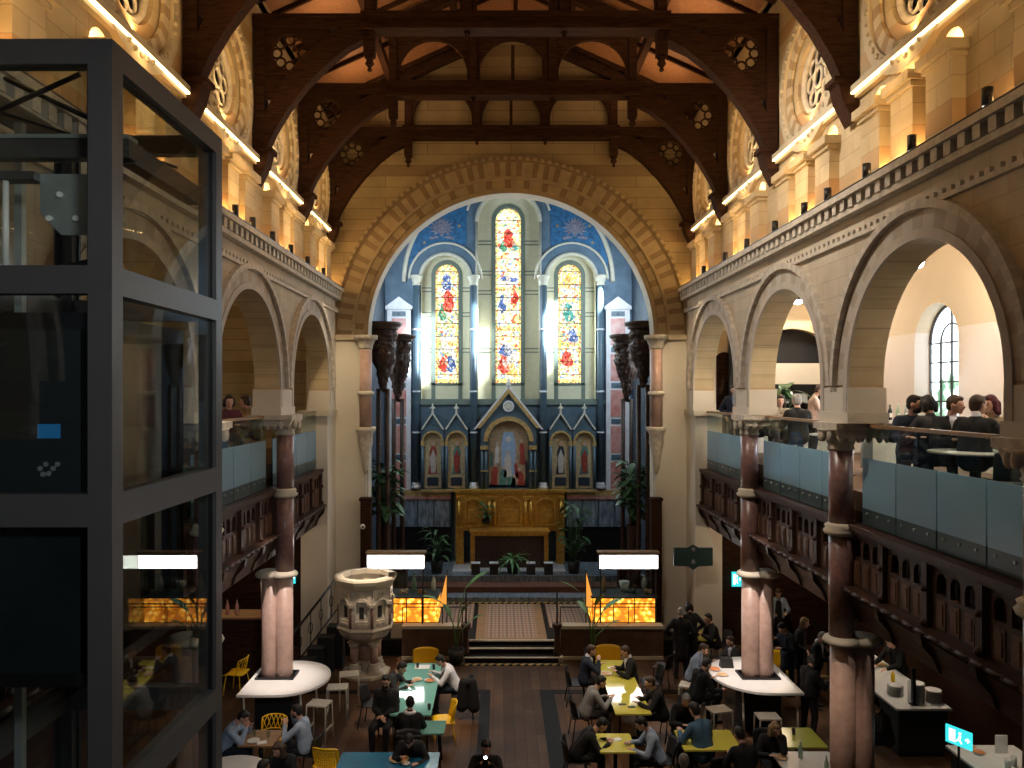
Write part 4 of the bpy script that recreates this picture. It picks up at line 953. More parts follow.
# ============================================================ PEOPLE
def remesh(o, v, sm=3):
    r=o.modifiers.new('Remesh','REMESH'); r.mode='VOXEL'; r.voxel_size=v; r.use_smooth_shade=True
    if sm: s_=o.modifiers.new('Smooth','SMOOTH'); s_.iterations=sm; s_.factor=.5
    return o
def ik(a, b, l1, l2, hint):
    """elbow position for shoulder a, wrist b"""
    d=b-a; L=min(d.length, (l1+l2)*.985); dn=d.normalized(); b=a+dn*L
    x=(l1*l1-l2*l2+L*L)/(2*L); h=math.sqrt(max(l1*l1-x*x, 0)); hp=(hint-dn*hint.dot(dn))
    hp=hp.normalized() if hp.length>1e-4 else dn.orthogonal().normalized()
    return a+dn*x+hp*h, b
def person(label, loc, face, pose='sit', seat=.46, lean=12, top='cl_black', legs='cl_trouser', hair='hair_black', hairlen=0, skin='skin',
           hl=(-.12,.42,.32), hr=(.12,.42,.32), yaw=0, pitch=15, shirt=None, beard=False, glasses=False, scale=1.0, group=None, floor=0, apron=None, jacket_len=0, scarf=None):
    """local frame: +Y forward. hl/hr are wrist targets relative to the pelvis (sit) or hips (stand)"""
    rz=math.radians(face-90)
    t=thing('person',label,'person',(loc[0],loc[1],floor),rz,group=group or None)
    t.scale=(scale,)*3
    V=Vector; la=math.radians(lean)
    if pose=='sit': pel=V((0,0,seat+.10))
    else: pel=V((0,0,.94))
    up=V((0,math.sin(la),math.cos(la))); 
    def sp(d): return pel+up*d
    neck=sp(.50); ch=sp(.30)
    M=Matrix.Rotation(math.radians(yaw),4,'Z') @ Matrix.Rotation(math.radians(-pitch),4,'X')
    hc=neck+V((0,.03+.03*math.sin(la),.0))+M@V((0,.015,.155))
    R=lambda p: hc+M@V(p)
    b=MB()
    # torso
    b.cap(pel+V((-.06,0,0)),sp(.2)+V((-.05,0,0)),.10,.09).cap(pel+V((.06,0,0)),sp(.2)+V((.05,0,0)),.10,.09)
    b.cap(sp(.2)+V((-.05,0,0)),sp(.38)+V((-.08,0,0)),.09,.095).cap(sp(.2)+V((.05,0,0)),sp(.38)+V((.08,0,0)),.09,.095)
    b.cap(sp(.42)+V((-.15,0,0)),sp(.42)+V((.15,0,0)),.058)
    b.cap(sp(.44),R((0,-.03,-.06)),.058,.05)
    # head
    b.sph(hc,(.074,.092,.108),18,M=M); b.sph(R((0,.022,-.055)),(.052,.062,.062),14,M=M); b.sph(R((0,.07,-.092)),.024,8)
    b.cap(R((0,.085,.01)),R((0,.108,-.025)),.010,.016,8); b.sph(R((0,.09,-.052)),(.026,.014,.012),8,M=M)
    for q in (-1,1): b.sph(R((q*.077,-.005,-.01)),(.012,.022,.032),8,M=M); b.cap(R((q*.018,.085,.022)),R((q*.045,.076,.022)),.010,.008,6)
    sh=[]; hands=[]
    for q,hh in ((-1,hl),(1,hr)):
        s0=sp(.42)+V((q*.165,0,0)); wr=pel+V(hh)
        el,wr=ik(s0,wr,.29,.26,V((q*.7,-.35,-.8)))
        b.cap(s0,el,.050,.040); b.cap(el,wr,.038,.026)
        sh.append((s0,el,wr))
        d=(wr-el).normalized(); side=d.cross(V((0,0,1)));
        side=side.normalized() if side.length>.05 else V((1,0,0)); side=side*q
        nrm=side.cross(d)
        pm=wr+d*.045; b.cap(wr,wr+d*.02,.024,.026,8); 
        for k in range(4): b.cap(wr+d*.02+side*(-.026+.017*k),wr+d*.085+side*(-.030+.0195*k),.013,.012,8)
        for k in range(4):
            L=(.062,.075,.070,.055)[k]; o=wr+d*.088+side*(-.031+.021*k); m_=o+d*L*.5-V((0,0,.006)); e=o+d*L*.85-V((0,0,.028))
            b.cap(o,m_,.0095,.0085,8); b.cap(m_,e,.0085,.0070,8)
        b.cap(wr+d*.02-side*.028,wr+d*.055-side*.058,.013,.010,8); b.cap(wr+d*.055-side*.058,wr+d*.085-side*.06,.010,.008,8)
        hands.append(wr+d*.09)
    # legs
    kn=[];an=[]
    for q in (-1,1):
        if pose=='sit':
            hp=pel+V((q*.09,.02,-.01)); k=V((q*.13,.43,seat+.07)); a=V((q*.12,.44 if seat<.6 else .36,.09 if seat<.6 else seat-.40))
        else:
            hp=pel+V((q*.09,0,-.03)); k=V((q*.10,.03+.04*q,.50)); a=V((q*.11,.02*q-.02,.09))
        b.cap(hp,k,.082,.055); b.cap(k,a,.054,.034); b.cap(a+V((0,-.04,-.045)),a+V((0,.13,-.055)),.034,.028,8)
        kn.append((hp,k,a)); an.append(a)
    body=remesh(b.build('body',skin,t,recalc=False),.0125,2)
    # top
    c=MB(); g=.024 if top not in('cl_white','cl_blue','cl_paleblue','cl_peach') else .016
    c.cap(pel+V((-.065,0,-.0)),sp(.2)+V((-.055,0,0)),.115+g,.10+g).cap(pel+V((.065,0,0)),sp(.2)+V((.055,0,0)),.115+g,.10+g)
    c.cap(sp(.2)+V((-.055,0,0)),sp(.37)+V((-.085,0,0)),.10+g,.10+g).cap(sp(.2)+V((.055,0,0)),sp(.37)+V((.085,0,0)),.10+g,.10+g)
    c.cap(sp(.425)+V((-.155,0,0)),sp(.425)+V((.155,0,0)),.064+g*.6); c.cap(sp(.44),sp(.50),.075+g*.4,.062)
    if jacket_len: c.cap(pel,pel-V((0,.02,jacket_len)),.17,.18)
    for s0,el,wr in sh: c.cap(s0,el,.06+g*.6,.048+g*.5); c.cap(el,wr-(wr-el).normalized()*.015,.048+g*.5,.036+g*.35)
    nm={'cl_black':'jacket','cl_navy':'suit_jacket','cl_charcoal':'jacket','cl_white':'shirt','cl_blue':'shirt','cl_paleblue':'shirt','cl_denim':'shirt','cl_grey':'sweater','cl_beige':'sweater','cl_peach':'shirt','cl_maroon':'sweater','cl_tan':'sweater'}[top]
    tp=remesh(c.build(nm,top,t,recalc=False),.018,2)
    if shirt:
        f=MB(); f.cap(sp(.30)+V((0,.088,0)),sp(.45)+V((0,.07,0)),.045,.055); f.cap(sp(.47),sp(.535),.064,.058); remesh(f.build('shirt_front',shirt,t,recalc=False),.016,1)
    if apron:
        f=MB(); f.cap(pel+V((0,.11,-.2)),sp(.36)+V((0,.09,0)),.11,.08); remesh(f.build('apron',apron,t,recalc=False),.018,1)
    if scarf: 
        f=MB(); f.tube([sp(.50)+V((.085*math.cos(x),.075*math.sin(x)+.01,.0)) for x in [2*PI*i/14 for i in range(14)]],.035,8,close=True); f.build('scarf',scarf,t)
    # trousers
    c=MB(); c.cap(pel+V((-.06,0,-.03)),pel+V((.06,0,-.03)),.125)
    for hp,k,a in kn: c.cap(hp,k,.098,.070); c.cap(k,a+V((0,0,.01)),.068,.050)
    remesh(c.build('trousers',legs,t,recalc=False),.02,2)
    for a in an:
        m=MB(); m.sph(a+V((0,.055,-.055)),(.046,.135,.036),12); m.sph(a+V((0,-.02,-.03)),(.042,.055,.055),10); m.build('shoe','hair_black',t)
    # hair
    if hair:
        h=MB(); h.sph(R((0,-.018,.022)),(.083,.094,.104),18,M=M); h.sph(R((0,-.045,-.02)),(.074,.062,.075),14,M=M)
        h.sph(R((0,.045,.078)),(.055,.042,.034),12,M=M)
        if hairlen>0:
            for q in (-1,0,1): h.cap(R((q*.06,-.05,.0)),R((q*.075,-.06,-.02))-V((0,0,hairlen)),.05,.035)
            for q in (-1,1): h.cap(R((q*.075,-.0,.03)),R((q*.085,.0,0))-V((0,0,hairlen*.8)),.028,.03)
        remesh(h.build('hair',hair,t,recalc=False),.013,1)
    for q in (-1,1):
        m=MB(); m.sph(R((q*.031,.079,.004)),(.012,.010,.007),8,M=M); m.build('eye','eye_dark',t)
    m=MB(); m.sph(R((0,.094,-.056)),(.022,.010,.006),8,M=M); m.build('mouth','lips',t)
    if beard:
        m=MB(); m.sph(R((0,.032,-.078)),(.058,.064,.05),12,M=M); m.sph(R((0,.094,-.04)),(.03,.012,.008),8,M=M); m.build('beard',hair or 'hair_brown',t)
    if glasses:
        m=MB()
        for q in (-1,1): m.tube([R((q*.033+.024*math.cos(x),.103,.004+.018*math.sin(x))) for x in [2*PI*i/10 for i in range(10)]],.003,5,close=True)
        m.tube([R((-.01,.105,.008)),R((.01,.105,.008))],.003,5); m.build('glasses','black_metal',t)
    t['_hands']=0; del t['_hands']
    Mw=Matrix.Translation((loc[0],loc[1],floor)) @ Matrix.Rotation(rz,4,'Z') @ Matrix.Diagonal((scale,scale,scale,1))
    return t,[Mw@h for h in hands],Mw@hc
ZP=1.24
def seated(px,py,face,label,**k):
    """place a seated figure so its head falls where the photograph has it"""
    lean=k.get('lean',12); seat=k.get('seat',.46); fl=k.get('floor',0)
    la=math.radians(lean); hz=seat+.10+.5*math.cos(la)+.15; off=.5*math.sin(la)+.05
    if k.get('pose')=='stand': hz=.94+.5*math.cos(la)+.15
    p=G(px,py,hz+fl) if 'Y' not in k else P(px,py,k['Y'])
    k.pop('Y',None)
    a=math.radians(face); return person(label,(p.x-off*math.cos(a),p.y-off*math.sin(a)),face,**k)
TB=dict(hl=(-.12,.40,.22),hr=(.12,.42,.22))      # hands on the table
# --- left side
seated(238,715,0,'person in pale blue-grey shirt bent over a drink at the small wooden table',lean=26,top='cl_paleblue',legs='cl_navy',hair='hair_black',hl=(-.10,.46,.36),hr=(.08,.44,.40),pitch=35,seat=.46)
PB=seated(298,711,170,'bearded person in blue shirt, right side of the small wooden table',lean=12,top='cl_paleblue',hair='hair_black',beard=True,hl=(-.10,.36,.42),hr=(.10,.30,.50),pitch=10)
seated(281,746,262,'dark-haired person in black coat looking down, in front of the blue shirt',top='cl_black',hair='hair_brown',hairlen=.16,yaw=-15,pitch=25,lean=8,**TB)
seated(262,768,60,'dark-haired person seen from behind at the white round table, only the head showing',top='cl_black',hair='hair_black',pitch=10,**TB)
seated(386,686,262,'bearded person in black coat with glasses and clasped hands beside the teal table',top='cl_black',hair='hair_black',beard=True,glasses=True,scale=1.08,lean=-6,hl=(-.02,.22,.12),hr=(.02,.24,.10),pitch=8)
seated(398,666,350,'person in dark jacket reaching across the teal table from its left side',top='cl_charcoal',hair='hair_black',lean=28,hl=(-.10,.56,.24),hr=(.14,.52,.22),pitch=30)
PW=seated(444,659,185,'person in white shirt eating at the right side of the teal table',top='cl_white',legs='cl_navy',hair='hair_black',lean=26,hl=(-.10,.52,.26),hr=(.12,.50,.28),pitch=30)
seated(410,703,92,'person in black with white collar, seen from behind at the teal table',top='cl_black',hair='hair_black',lean=6,scarf='cl_white',**TB)
seated(410,734,268,'person in black bowed over a pizza at the blue table',top='cl_black',hair='hair_black',lean=24,hl=(-.16,.44,.20),hr=(.12,.46,.30),pitch=48)
PH=seated(486,750,268,'person in black standing in the middle aisle holding up a phone with its light on',pose='stand',top='cl_black',hair='hair_black',lean=0,hl=(-.07,.30,.50),hr=(.07,.30,.50),pitch=12,Y=11.6)
# --- right side
seated(590,650,0,'person in dark suit on the left at the far end of the long yellow table',top='cl_navy',hair='hair_brown',shirt='cl_white',lean=10,seat=.52,hl=(-.10,.38,.30),hr=(.10,.32,.44),pitch=12)
seated(627,651,182,'person in dark suit on the right at the far end of the long yellow table',top='cl_black',hair='hair_brown',shirt='cl_white',lean=8,seat=.52,hl=(-.12,.36,.24),hr=(.12,.36,.24),pitch=14)
seated(598,681,5,'person in light grey sweater on the near left side of the long yellow table',top='cl_grey',legs='cl_charcoal',hair='hair_black',lean=24,hl=(-.10,.46,.26),hr=(.08,.50,.28),pitch=22)
seated(652,682,182,'person in black jacket gesturing on the near right side of the yellow table',top='cl_black',hair='hair_brown',lean=18,hl=(-.14,.50,.26),hr=(.1,.46,.28),pitch=14)
seated(596,722,0,'person in black bent low over the small yellow table, from its left side',top='cl_black',hair='hair_black',lean=36,hl=(-.10,.54,.20),hr=(.10,.56,.22),pitch=40)
seated(646,722,180,'person in dark gilet with pale blue sleeves on the right of the small yellow table',top='cl_paleblue',hair='hair_black',lean=20,hl=(-.12,.46,.18),hr=(.10,.48,.22),pitch=30,apron=None,shirt=None)
seated(697,716,118,'person in denim blue shirt with broad back turned, at the half hidden yellow table',top='cl_denim',hair='hair_black',lean=14,hl=(-.14,.42,.22),hr=(.18,.42,.22),pitch=18,scale=1.08)
seated(685,697,275,'grey-haired person in black facing the denim shirt',top='cl_black',hair='hair_grey',lean=14,pitch=30,**TB)
seated(684,762,80,'grey-haired person seen from behind at the bottom edge of the view',top='cl_black',hair='hair_grey',lean=10,pitch=10,**TB)
seated(741,735,100,'dark-haired person in black seen from behind below the white stools',top='cl_black',hair='hair_black',lean=16,pitch=20,**TB)
seated(774,727,268,'blonde person in dark top with one hand to the face at the white front table',top='cl_black',hair='hair_blond',hairlen=.14,lean=16,hl=(-.04,.24,.50),hr=(.14,.40,.24),pitch=18,yaw=10)
seated(701,648,330,'person in pale grey shirt propping a hand against the face at the white bar table',top='cl_paleblue',legs='cl_navy',hair='hair_brown',lean=18,seat=.74,hl=(.05,.22,.55),hr=(.16,.34,.30),pitch=22,scale=1.0)
seated(704,663,20,'person in black jacket with back turned, holding a phone at the white bar table',top='cl_black',hair='hair_black',lean=16,seat=.74,hl=(-.12,.42,.26),hr=(.22,.44,.14),pitch=28)
seated(731,641,200,'person in dark jacket and white lanyard behind the white bar table',top='cl_charcoal',hair='hair_brown',shirt='cl_white',lean=4,pitch=8,seat=.50,**TB)
seated(681,612,75,'grey-haired person in long black coat standing by the onyx stall',pose='stand',top='cl_black',hair='hair_grey',jacket_len=.35,lean=2,hl=(-.25,.1,.05),hr=(.22,.2,.1))
seated(689,607,110,'dark-haired person in long black coat standing behind the grey-haired one',pose='stand',top='cl_black',hair='hair_black',hairlen=.08,jacket_len=.35,lean=2,hl=(-.22,.1,.05),hr=(.25,.1,.05))
seated(709,618,185,'person in black jumper at the small yellow table against the pale pier',top='cl_black',hair='hair_black',lean=14,hl=(-.12,.40,.26),hr=(.02,.24,.42),pitch=8,seat=.5)
seated(785,626,200,'dark-haired person in navy coat in the queue under the gallery',pose='stand',top='cl_navy',hair='hair_black',lean=4,jacket_len=.2,hl=(-.15,.3,.2),hr=(.1,.3,.35),pitch=35)
seated(803,622,330,'fair-haired person in dark coat in the queue under the gallery',pose='stand',top='cl_black',hair='hair_blond',hairlen=.10,jacket_len=.3,lean=2,hl=(-.2,.1,-.02),hr=(.2,.15,.05))
PC=seated(820,636,325,'grey-haired person in black holding a pink cup near the counter',pose='stand',top='cl_black',hair='hair_grey',shirt='cl_white',lean=4,hl=(-.1,.30,.34),hr=(.15,.28,.22),pitch=25)
PQ=seated(812,660,20,'dark-haired person with back turned holding a bread roll near the counter',pose='stand',top='cl_black',hair='hair_black',hairlen=.05,legs='cl_charcoal',lean=4,hl=(-.12,.34,.24),hr=(.12,.36,.22),pitch=20)
seated(778,592,265,'person in pale shirt and dark apron behind a yellow chair in the right aisle',pose='stand',top='cl_paleblue',hair='hair_brown',apron='cl_black',lean=2,hl=(-.15,.3,.15),hr=(.2,.34,.15),pitch=20)
seated(877,703,180,'dark-haired person in black sitting in front of the plate counter',top='cl_black',hair='hair_black',lean=14,pitch=25,**TB)
PK=seated(893,640,200,'person behind the plate counter handling food, mostly hidden by the gallery front',pose='stand',top='cl_black',hair='hair_brown',lean=14,hl=(-.15,.5,.1),hr=(.18,.5,.1),pitch=30)
# --- right gallery
gf=dict(floor=Z_GF)
g_=lambda px,py,Y,face,label,**k: seated(px,py,face,label,Y=Y,floor=Z_GF,scale=(1.0 if k.get('pose') else 1.08),seat=.50,**k)
g_(913,413,11.0,250,'bearded person in navy suit leftmost of the gallery diners by the arched window',top='cl_navy',hair='hair_black',beard=True,yaw=60,lean=6,pitch=4,**TB)
g_(928,416,10.75,100,'dark-haired person from behind, second from the left of the gallery diners',top='cl_charcoal',hair='hair_black',hairlen=.06,lean=6,pitch=4,**TB)
g_(953,412,10.5,260,'person in black suit in the middle of the gallery diners by the window',top='cl_black',hair='hair_brown',shirt='cl_white',yaw=50,lean=8,pitch=6,**TB)
g_(977,413,10.0,40,'brown-haired person in dark suit turned in profile among the gallery diners',top='cl_black',hair='hair_brown',shirt='cl_white',lean=6,pitch=2,yaw=-30,hl=(-.12,.3,.3),hr=(.1,.24,.44))
g_(991,414,10.6,230,'person in maroon headscarf and pale top rightmost of the gallery diners',top='cl_beige',hair='cl_maroon',hairlen=.10,lean=6,pitch=4,yaw=-30,**TB)
g_(797,408,15.3,80,'grey-haired person in black jacket with back turned at the gallery rail, middle bay',top='cl_black',hair='hair_grey',lean=6,pitch=2,**TB)
g_(780,413,16.8,262,'brown-haired person facing the nave at the gallery rail, middle bay',top='cl_beige',hair='hair_brown',hairlen=.12,lean=8,pitch=6,**TB)
g_(766,432,17.5,300,'person in dark top low at the gallery rail next to the plant',top='cl_black',hair='hair_black',hairlen=.08,lean=18,pitch=20,**TB)
g_(817,391,17.6,345,'cook in peach shirt working at the gallery kitchen counter',pose='stand',top='cl_peach',hair='hair_brown',apron='cl_charcoal',lean=6,hl=(-.12,.34,.1),hr=(.12,.36,.1),pitch=20)
g_(734,402,18.9,250,'person in dark suit standing at the far end of the right gallery',pose='stand',top='cl_navy',hair='hair_black',shirt='cl_paleblue',lean=0,hl=(-.2,.1,.0),hr=(.2,.1,.0),pitch=6)
# --- left gallery
g_(229,412,15.1,300,'dark-haired person in dark top at the left gallery rail beside the lift',top='cl_maroon',hair='hair_black',hairlen=.06,lean=8,pitch=6,**TB)
g_(247,414,16.6,200,'fair-haired person in a tan jumper leaning on the left gallery rail',top='cl_tan',hair='hair_brown',hairlen=.05,lean=16,pitch=6,hl=(-.2,.3,.38),hr=(.18,.40,.34))
# ============================================================ TABLES, CHAIRS, STALLS
def table(label,x0,x1,y0,y1,mat,z=.75,legs='four',name='table',group=None,legmat='black_metal',floor=0):
    t=thing(name,label,'table',((x0+x1)/2,(y0+y1)/2,floor),group=group); a,b=(x1-x0)/2,(y1-y0)/2
    MB().prism([(a-.02,-b),(a,-b+.02),(a,b-.02),(a-.02,b),(-a+.02,b),(-a,b-.02),(-a,-b+.02),(-a+.02,-b)],'z',z-.03,z).build('tabletop',mat,t)
    if legs=='four':
        for sx in (-1,1):
            for sy in (-1,1): MB().cyl((sx*(a-.08),sy*(b-.1),0),(sx*(a-.12),sy*(b-.16),z-.03),.018,n=8).build('leg',legmat,t)
    else:
        MB().cyl((0,0,.03),(0,0,z-.03),.035,n=12).build('pedestal',legmat,t); MB().lathe((0,0,0),[(.26,0),(.26,.015),(.04,.035)],20).build('base',legmat,t)
    return t
table('long teal-green table where four people sit, left of the centre aisle',-2.42,-1.62,14.75,17.6,'teal_table')
table('small darker teal table pushed against the near end of the long teal table',-1.92,-1.32,14.06,14.62,'teal_table',z=.70)
table('glossy blue table with a pizza at the bottom of the view',-3.0,-1.33,11.6,13.22,'blue_table')
table('long yellow table right of the centre aisle',1.92,2.62,14.8,17.8,'yellow_table')
table('small yellow table in front of the long yellow one',1.42,2.05,13.22,13.95,'yellow_table',legs='pedestal')
table('yellow table half hidden by the person in denim blue',2.88,3.9,13.3,14.1,'yellow_table')
table('olive green table between the front column and the blonde person',4.62,5.42,13.4,14.2,'olive_table',legs='pedestal')
table('white table with a bottle at the lower right, beside the front column',4.35,5.35,12.3,13.25,'white_top')
table('small yellow table against the pale pier behind the bar table',4.55,5.1,19.25,20.0,'yellow_table',legs='pedestal')
table('small wooden table with drinks at the lower left',-4.9,-4.25,13.45,14.1,'oak',legs='pedestal')
t=thing('round_table','white round table cut off by the bottom left edge','table',(-4.7,12.5,0)); MB().lathe((0,0,.72),[(.0,0),(.62,0),(.63,.015),(.62,.03),(0,.03)],40).build('tabletop','white_top',t); MB().cyl((0,0,.03),(0,0,.72),.04,n=12).build('pedestal','black_metal',t); MB().lathe((0,0,0),[(.3,0),(.3,.015),(.05,.035)],20).build('base','black_metal',t)
# bar tables wrapped round the columns
def bar_table(sx,label,x0,x1,y0,y1):
    t=thing('bar_table',label,'table',((5.05 if sx>0 else -4.93),16.0,0),group='white bar tables round the columns'); z=1.05
    cx=(x0+x1)/2-sx*5.05; a=(x1-x0)/2; Y0=y0-16; Y1=y1-16
    # outline: square on the aisle side, rounded on the nave side
    C5=5.05 if sx>0 else -4.93; inn=(x0 if sx>0 else x1)-C5; out=(x1 if sx>0 else x0)-C5; r=(Y1-Y0)/2; yc=(Y0+Y1)/2
    poly=[(out,Y0)]+[(inn+sx*r*.9-sx*r*.9*math.cos(u),yc+r*math.sin(u)) for u in [math.radians(-90+9*i) for i in range(21)]]+[(out,Y1)]
    # hole for the column: build top as four bands around it
    hx0,hx1,hy0,hy1=-.36,.37,-.22,.22
    m=MB(); n=len(poly)
    hole=[(hx0,hy0),(hx1,hy0),(hx1,hy1),(hx0,hy1)]
    bm=bmesh.new(); ov=[bm.verts.new((x,y,z)) for x,y in poly]; hv=[bm.verts.new((x,y,z)) for x,y in hole]
    es=[bm.edges.new((ov[i],ov[(i+1)%n])) for i in range(n)]+[bm.edges.new((hv[i],hv[(i+1)%4])) for i in range(4)]
    bmesh.ops.triangle_fill(bm,use_beauty=True,use_dissolve=False,edges=es)
    r_=bmesh.ops.extrude_face_region(bm,geom=list(bm.faces)); bmesh.ops.translate(bm,verts=[v for v in r_['geom'] if isinstance(v,bmesh.types.BMVert)],vec=(0,0,-.045)); bmesh.ops.recalc_face_normals(bm,faces=bm.faces)
    me=bpy.data.meshes.new('tabletop'); bm.to_mesh(me); bm.free(); me.materials.append(MATS['white_top']); o=bpy.data.objects.new('tabletop',me); col.objects.link(o); o.parent=t
    m=MB(); m.box((hx0-.03,hy0-.03,0),(hx1+.03,hy0+.0,1.085)).box((hx0-.03,hy1,0),(hx1+.03,hy1+.03,1.085)).box((hx0-.03,hy0,0),(hx0,hy1,1.085)).box((hx1,hy0,0),(hx1+.03,hy1,1.085)); m.build('column_collar','dark_grey',t)
    for (lx,ly) in ((out-sx*.1,Y0+.12),(inn+sx*.45,Y0+.35),(out-sx*.1,Y1-.12),(inn+sx*.45,Y1-.35)): MB().cyl((lx+.04,ly,0),(lx,ly,z-.045),.025,.02,n=8).build('leg','stool_white',t)
bar_table(-1,'white bar table with rounded end wrapped round the left column',-5.42,-3.82,14.95,16.9)
bar_table(1,'white bar table with rounded end wrapped round the right column',4.1,5.65,15.05,17.15)
# ---- chairs
def chair(kind='lattice',mat='yellow_plastic',legm='yellow_plastic'):
    t=thing('chair','','chair')
    m=MB(); vs=[];nu,nv=9,5
    def sf(u,v): return Vector((.235*u*(1-.06*abs(v-.5)),.20-.42*v+(.03*(1-v)**3),.46-.012*math.cos(u*1.2)+.03*abs(u)**3+(-.02 if v<.1 else 0)))
    top=[sf(-1+2*i/(nu-1),j/(nv-1)) for j in range(nv) for i in range(nu)]; bot=[p-Vector((0,0,.018)) for p in top]
    fs=[(j*nu+i,j*nu+i+1,(j+1)*nu+i+1,(j+1)*nu+i) for j in range(nv-1) for i in range(nu-1)]; K=len(top)
    bd=[i for i in range(nu)]+[j*nu+nu-1 for j in range(1,nv)]+[(nv-1)*nu+i for i in range(nu-2,-1,-1)]+[j*nu for j in range(nv-2,0,-1)]
    m.add(top+bot,fs+[tuple(i+K for i in f[::-1]) for f in fs]+[(bd[i],bd[(i+1)%len(bd)],bd[(i+1)%len(bd)]+K,bd[i]+K) for i in range(len(bd))],0,True); m.build('seat',mat,t)
    def bk(u,v): 
        w=.225+.02*v-.04*max(0,v-.7)*abs(u)
        return Vector((w*u,-.20-.07*v+.09*u*u,.47+.36*v-.035*v*abs(u)**4))
    m=MB()
    if kind=='lattice':
        fr=[bk(-1,v/6) for v in range(7)]+[bk(-1+u/6,1) for u in range(1,13)]+[bk(1,1-v/6) for v in range(1,7)]
        m.tube(fr,.013,8); m.tube([bk(-1+u/6,.32) for u in range(13)],.010,6)
        for k in range(7):
            u0=-1+k*2/6.0
            for d in (-1,1):
                u1=u0+d*.34
                if abs(u1)<=1.02: m.tube([bk(u0,.32),bk((u0+u1)/2,.66),bk(u1,1)],.007,6)
                if abs(u1)<=1.02: m.tube([bk(u1,.32),bk((u0+u1)/2,.66),bk(u0,1)],.007,6)
        m.build('backrest',mat,t)
    else:
        nu2,nv2=(25,17) if kind=='holes' else (11,7)
        pts=[bk(-1+2*i/(nu2-1),j/(nv2-1)) for j in range(nv2) for i in range(nu2)]; n0=len(pts); pts+= [p+Vector((0,-.014,0)) for p in pts]
        solid=lambda i,j: kind!='holes' or not(0<j<nv2-2 and 0<i<nu2-2 and i%2==1 and j%2==1)
        for j in range(nv2-1):
            for i in range(nu2-1):
                if not solid(i,j): continue
                q=(j*nu2+i,j*nu2+i+1,(j+1)*nu2+i+1,(j+1)*nu2+i); m.add([pts[a] for a in q]+[pts[a+n0] for a in q],[(0,1,2,3),(7,6,5,4)],0,True)
                for (di,dj,e) in ((0,-1,(0,1)),(1,0,(1,2)),(0,1,(2,3)),(-1,0,(3,0))):
                    ii,jj=i+di,j+dj
                    if not(0<=ii<nu2-1 and 0<=jj<nv2-1) or not solid(ii,jj): m.add([pts[q[e[0]]],pts[q[e[1]]],pts[q[e[1]]+n0],pts[q[e[0]]+n0]],[(0,1,2,3)],0)
        m.build('backrest',mat,t)
    for sx in (-1,1):
        for y,y2 in ((.15,.20),(-.17,-.24)): MB().tube([(sx*.17,y,.45),(sx*.21,(y+y2)/2,.22),(sx*.22,y2,0)],.012,8).build('leg',legm,t)
    return t
KD={}
def put_chair(kind,mat,legm,x,y,face,label,group):
    k=(kind,mat)
    if k not in KD: KD[k]=chair(kind,mat,legm); c=KD[k]; c.location=(x,y,0); c.rotation_euler=(0,0,math.radians(face-90)); c['label']=label; c['group']=group; return c
    c=clone(KD[k],(x,y,0),math.radians(face-90),label,group); c.scale=(1,1,1); return c
YP='yellow_plastic'
CA=put_chair('solid',YP,YP,-2.05,17.98,270,'yellow shell chair at the far end of the teal table','yellow chairs')
CB=put_chair('solid',YP,YP,2.27,18.18,270,'yellow shell chair at the far end of the long yellow table','yellow chairs')
put_chair('holes',YP,YP,-3.28,13.45,80,'yellow chair with perforated back at the left end of the blue table','yellow chairs')
put_chair('lattice',YP,YP,-4.55,14.35,270,'yellow chair with criss-cross wire back behind the small wooden table','yellow chairs')
put_chair('lattice',YP,YP,-7.0,19.3,200,'yellow wire chair in the left aisle, the farther of two','yellow chairs')
put_chair('lattice',YP,YP,-6.4,17.8,170,'yellow wire chair in the left aisle, the nearer of two','yellow chairs')
put_chair('solid',YP,YP,6.25,18.0,270,'yellow shell chair in the right aisle in front of the pale-shirted server','yellow chairs')
put_chair('solid',YP,YP,-1.42,15.2,188,'empty yellow chair pulled in on the right side of the teal table','yellow chairs')
CA.scale=(1.3,1.1,1.08); CB.scale=(1.3,1.1,1.08)
DK=('solid','dark_grey','black_metal')
def dark(x,y,f,l): put_chair(*DK,x,y,f,l,'dark chairs')
dark(-1.12,16.55,185,'dark chair under the person in the white shirt'); dark(-3.75,13.85,170,'dark chair under the person in the blue shirt at the lower left')
dark(-5.2,13.75,0,'dark chair under the person bent over a drink'); dark(-2.95,16.0,350,'dark chair on the left side of the teal table')
dark(-2.55,15.2,262,'dark chair under the bearded person with clasped hands'); dark(-1.95,13.95,92,'dark chair at the near end of the teal table'); dark(-1.95,13.7,268,'dark chair of the person eating pizza')
dark(1.35,15.45,5,'dark chair on the near left side of the long yellow table'); dark(1.4,17.15,0,'dark chair at the far left of the long yellow table'); dark(3.1,17.2,182,'dark chair at the far right of the long yellow table'); dark(3.15,15.4,182,'dark chair on the near right side of the long yellow table')
dark(1.05,13.6,0,'dark chair on the left of the small yellow table'); dark(2.55,13.55,180,'dark chair on the right of the small yellow table'); dark(3.35,13.15,118,'dark chair under the broad denim-blue back'); dark(3.2,14.55,275,'dark chair of the grey-haired person facing the denim shirt')
dark(4.5,13.75,268,'dark chair under the blonde person'); dark(5.35,19.7,185,'dark chair by the small table against the pale pier'); dark(5.4,17.6,200,'dark chair behind the white bar table')
dark(3.55,18.2,150,'dark chair with an open curved back standing empty near the stall')
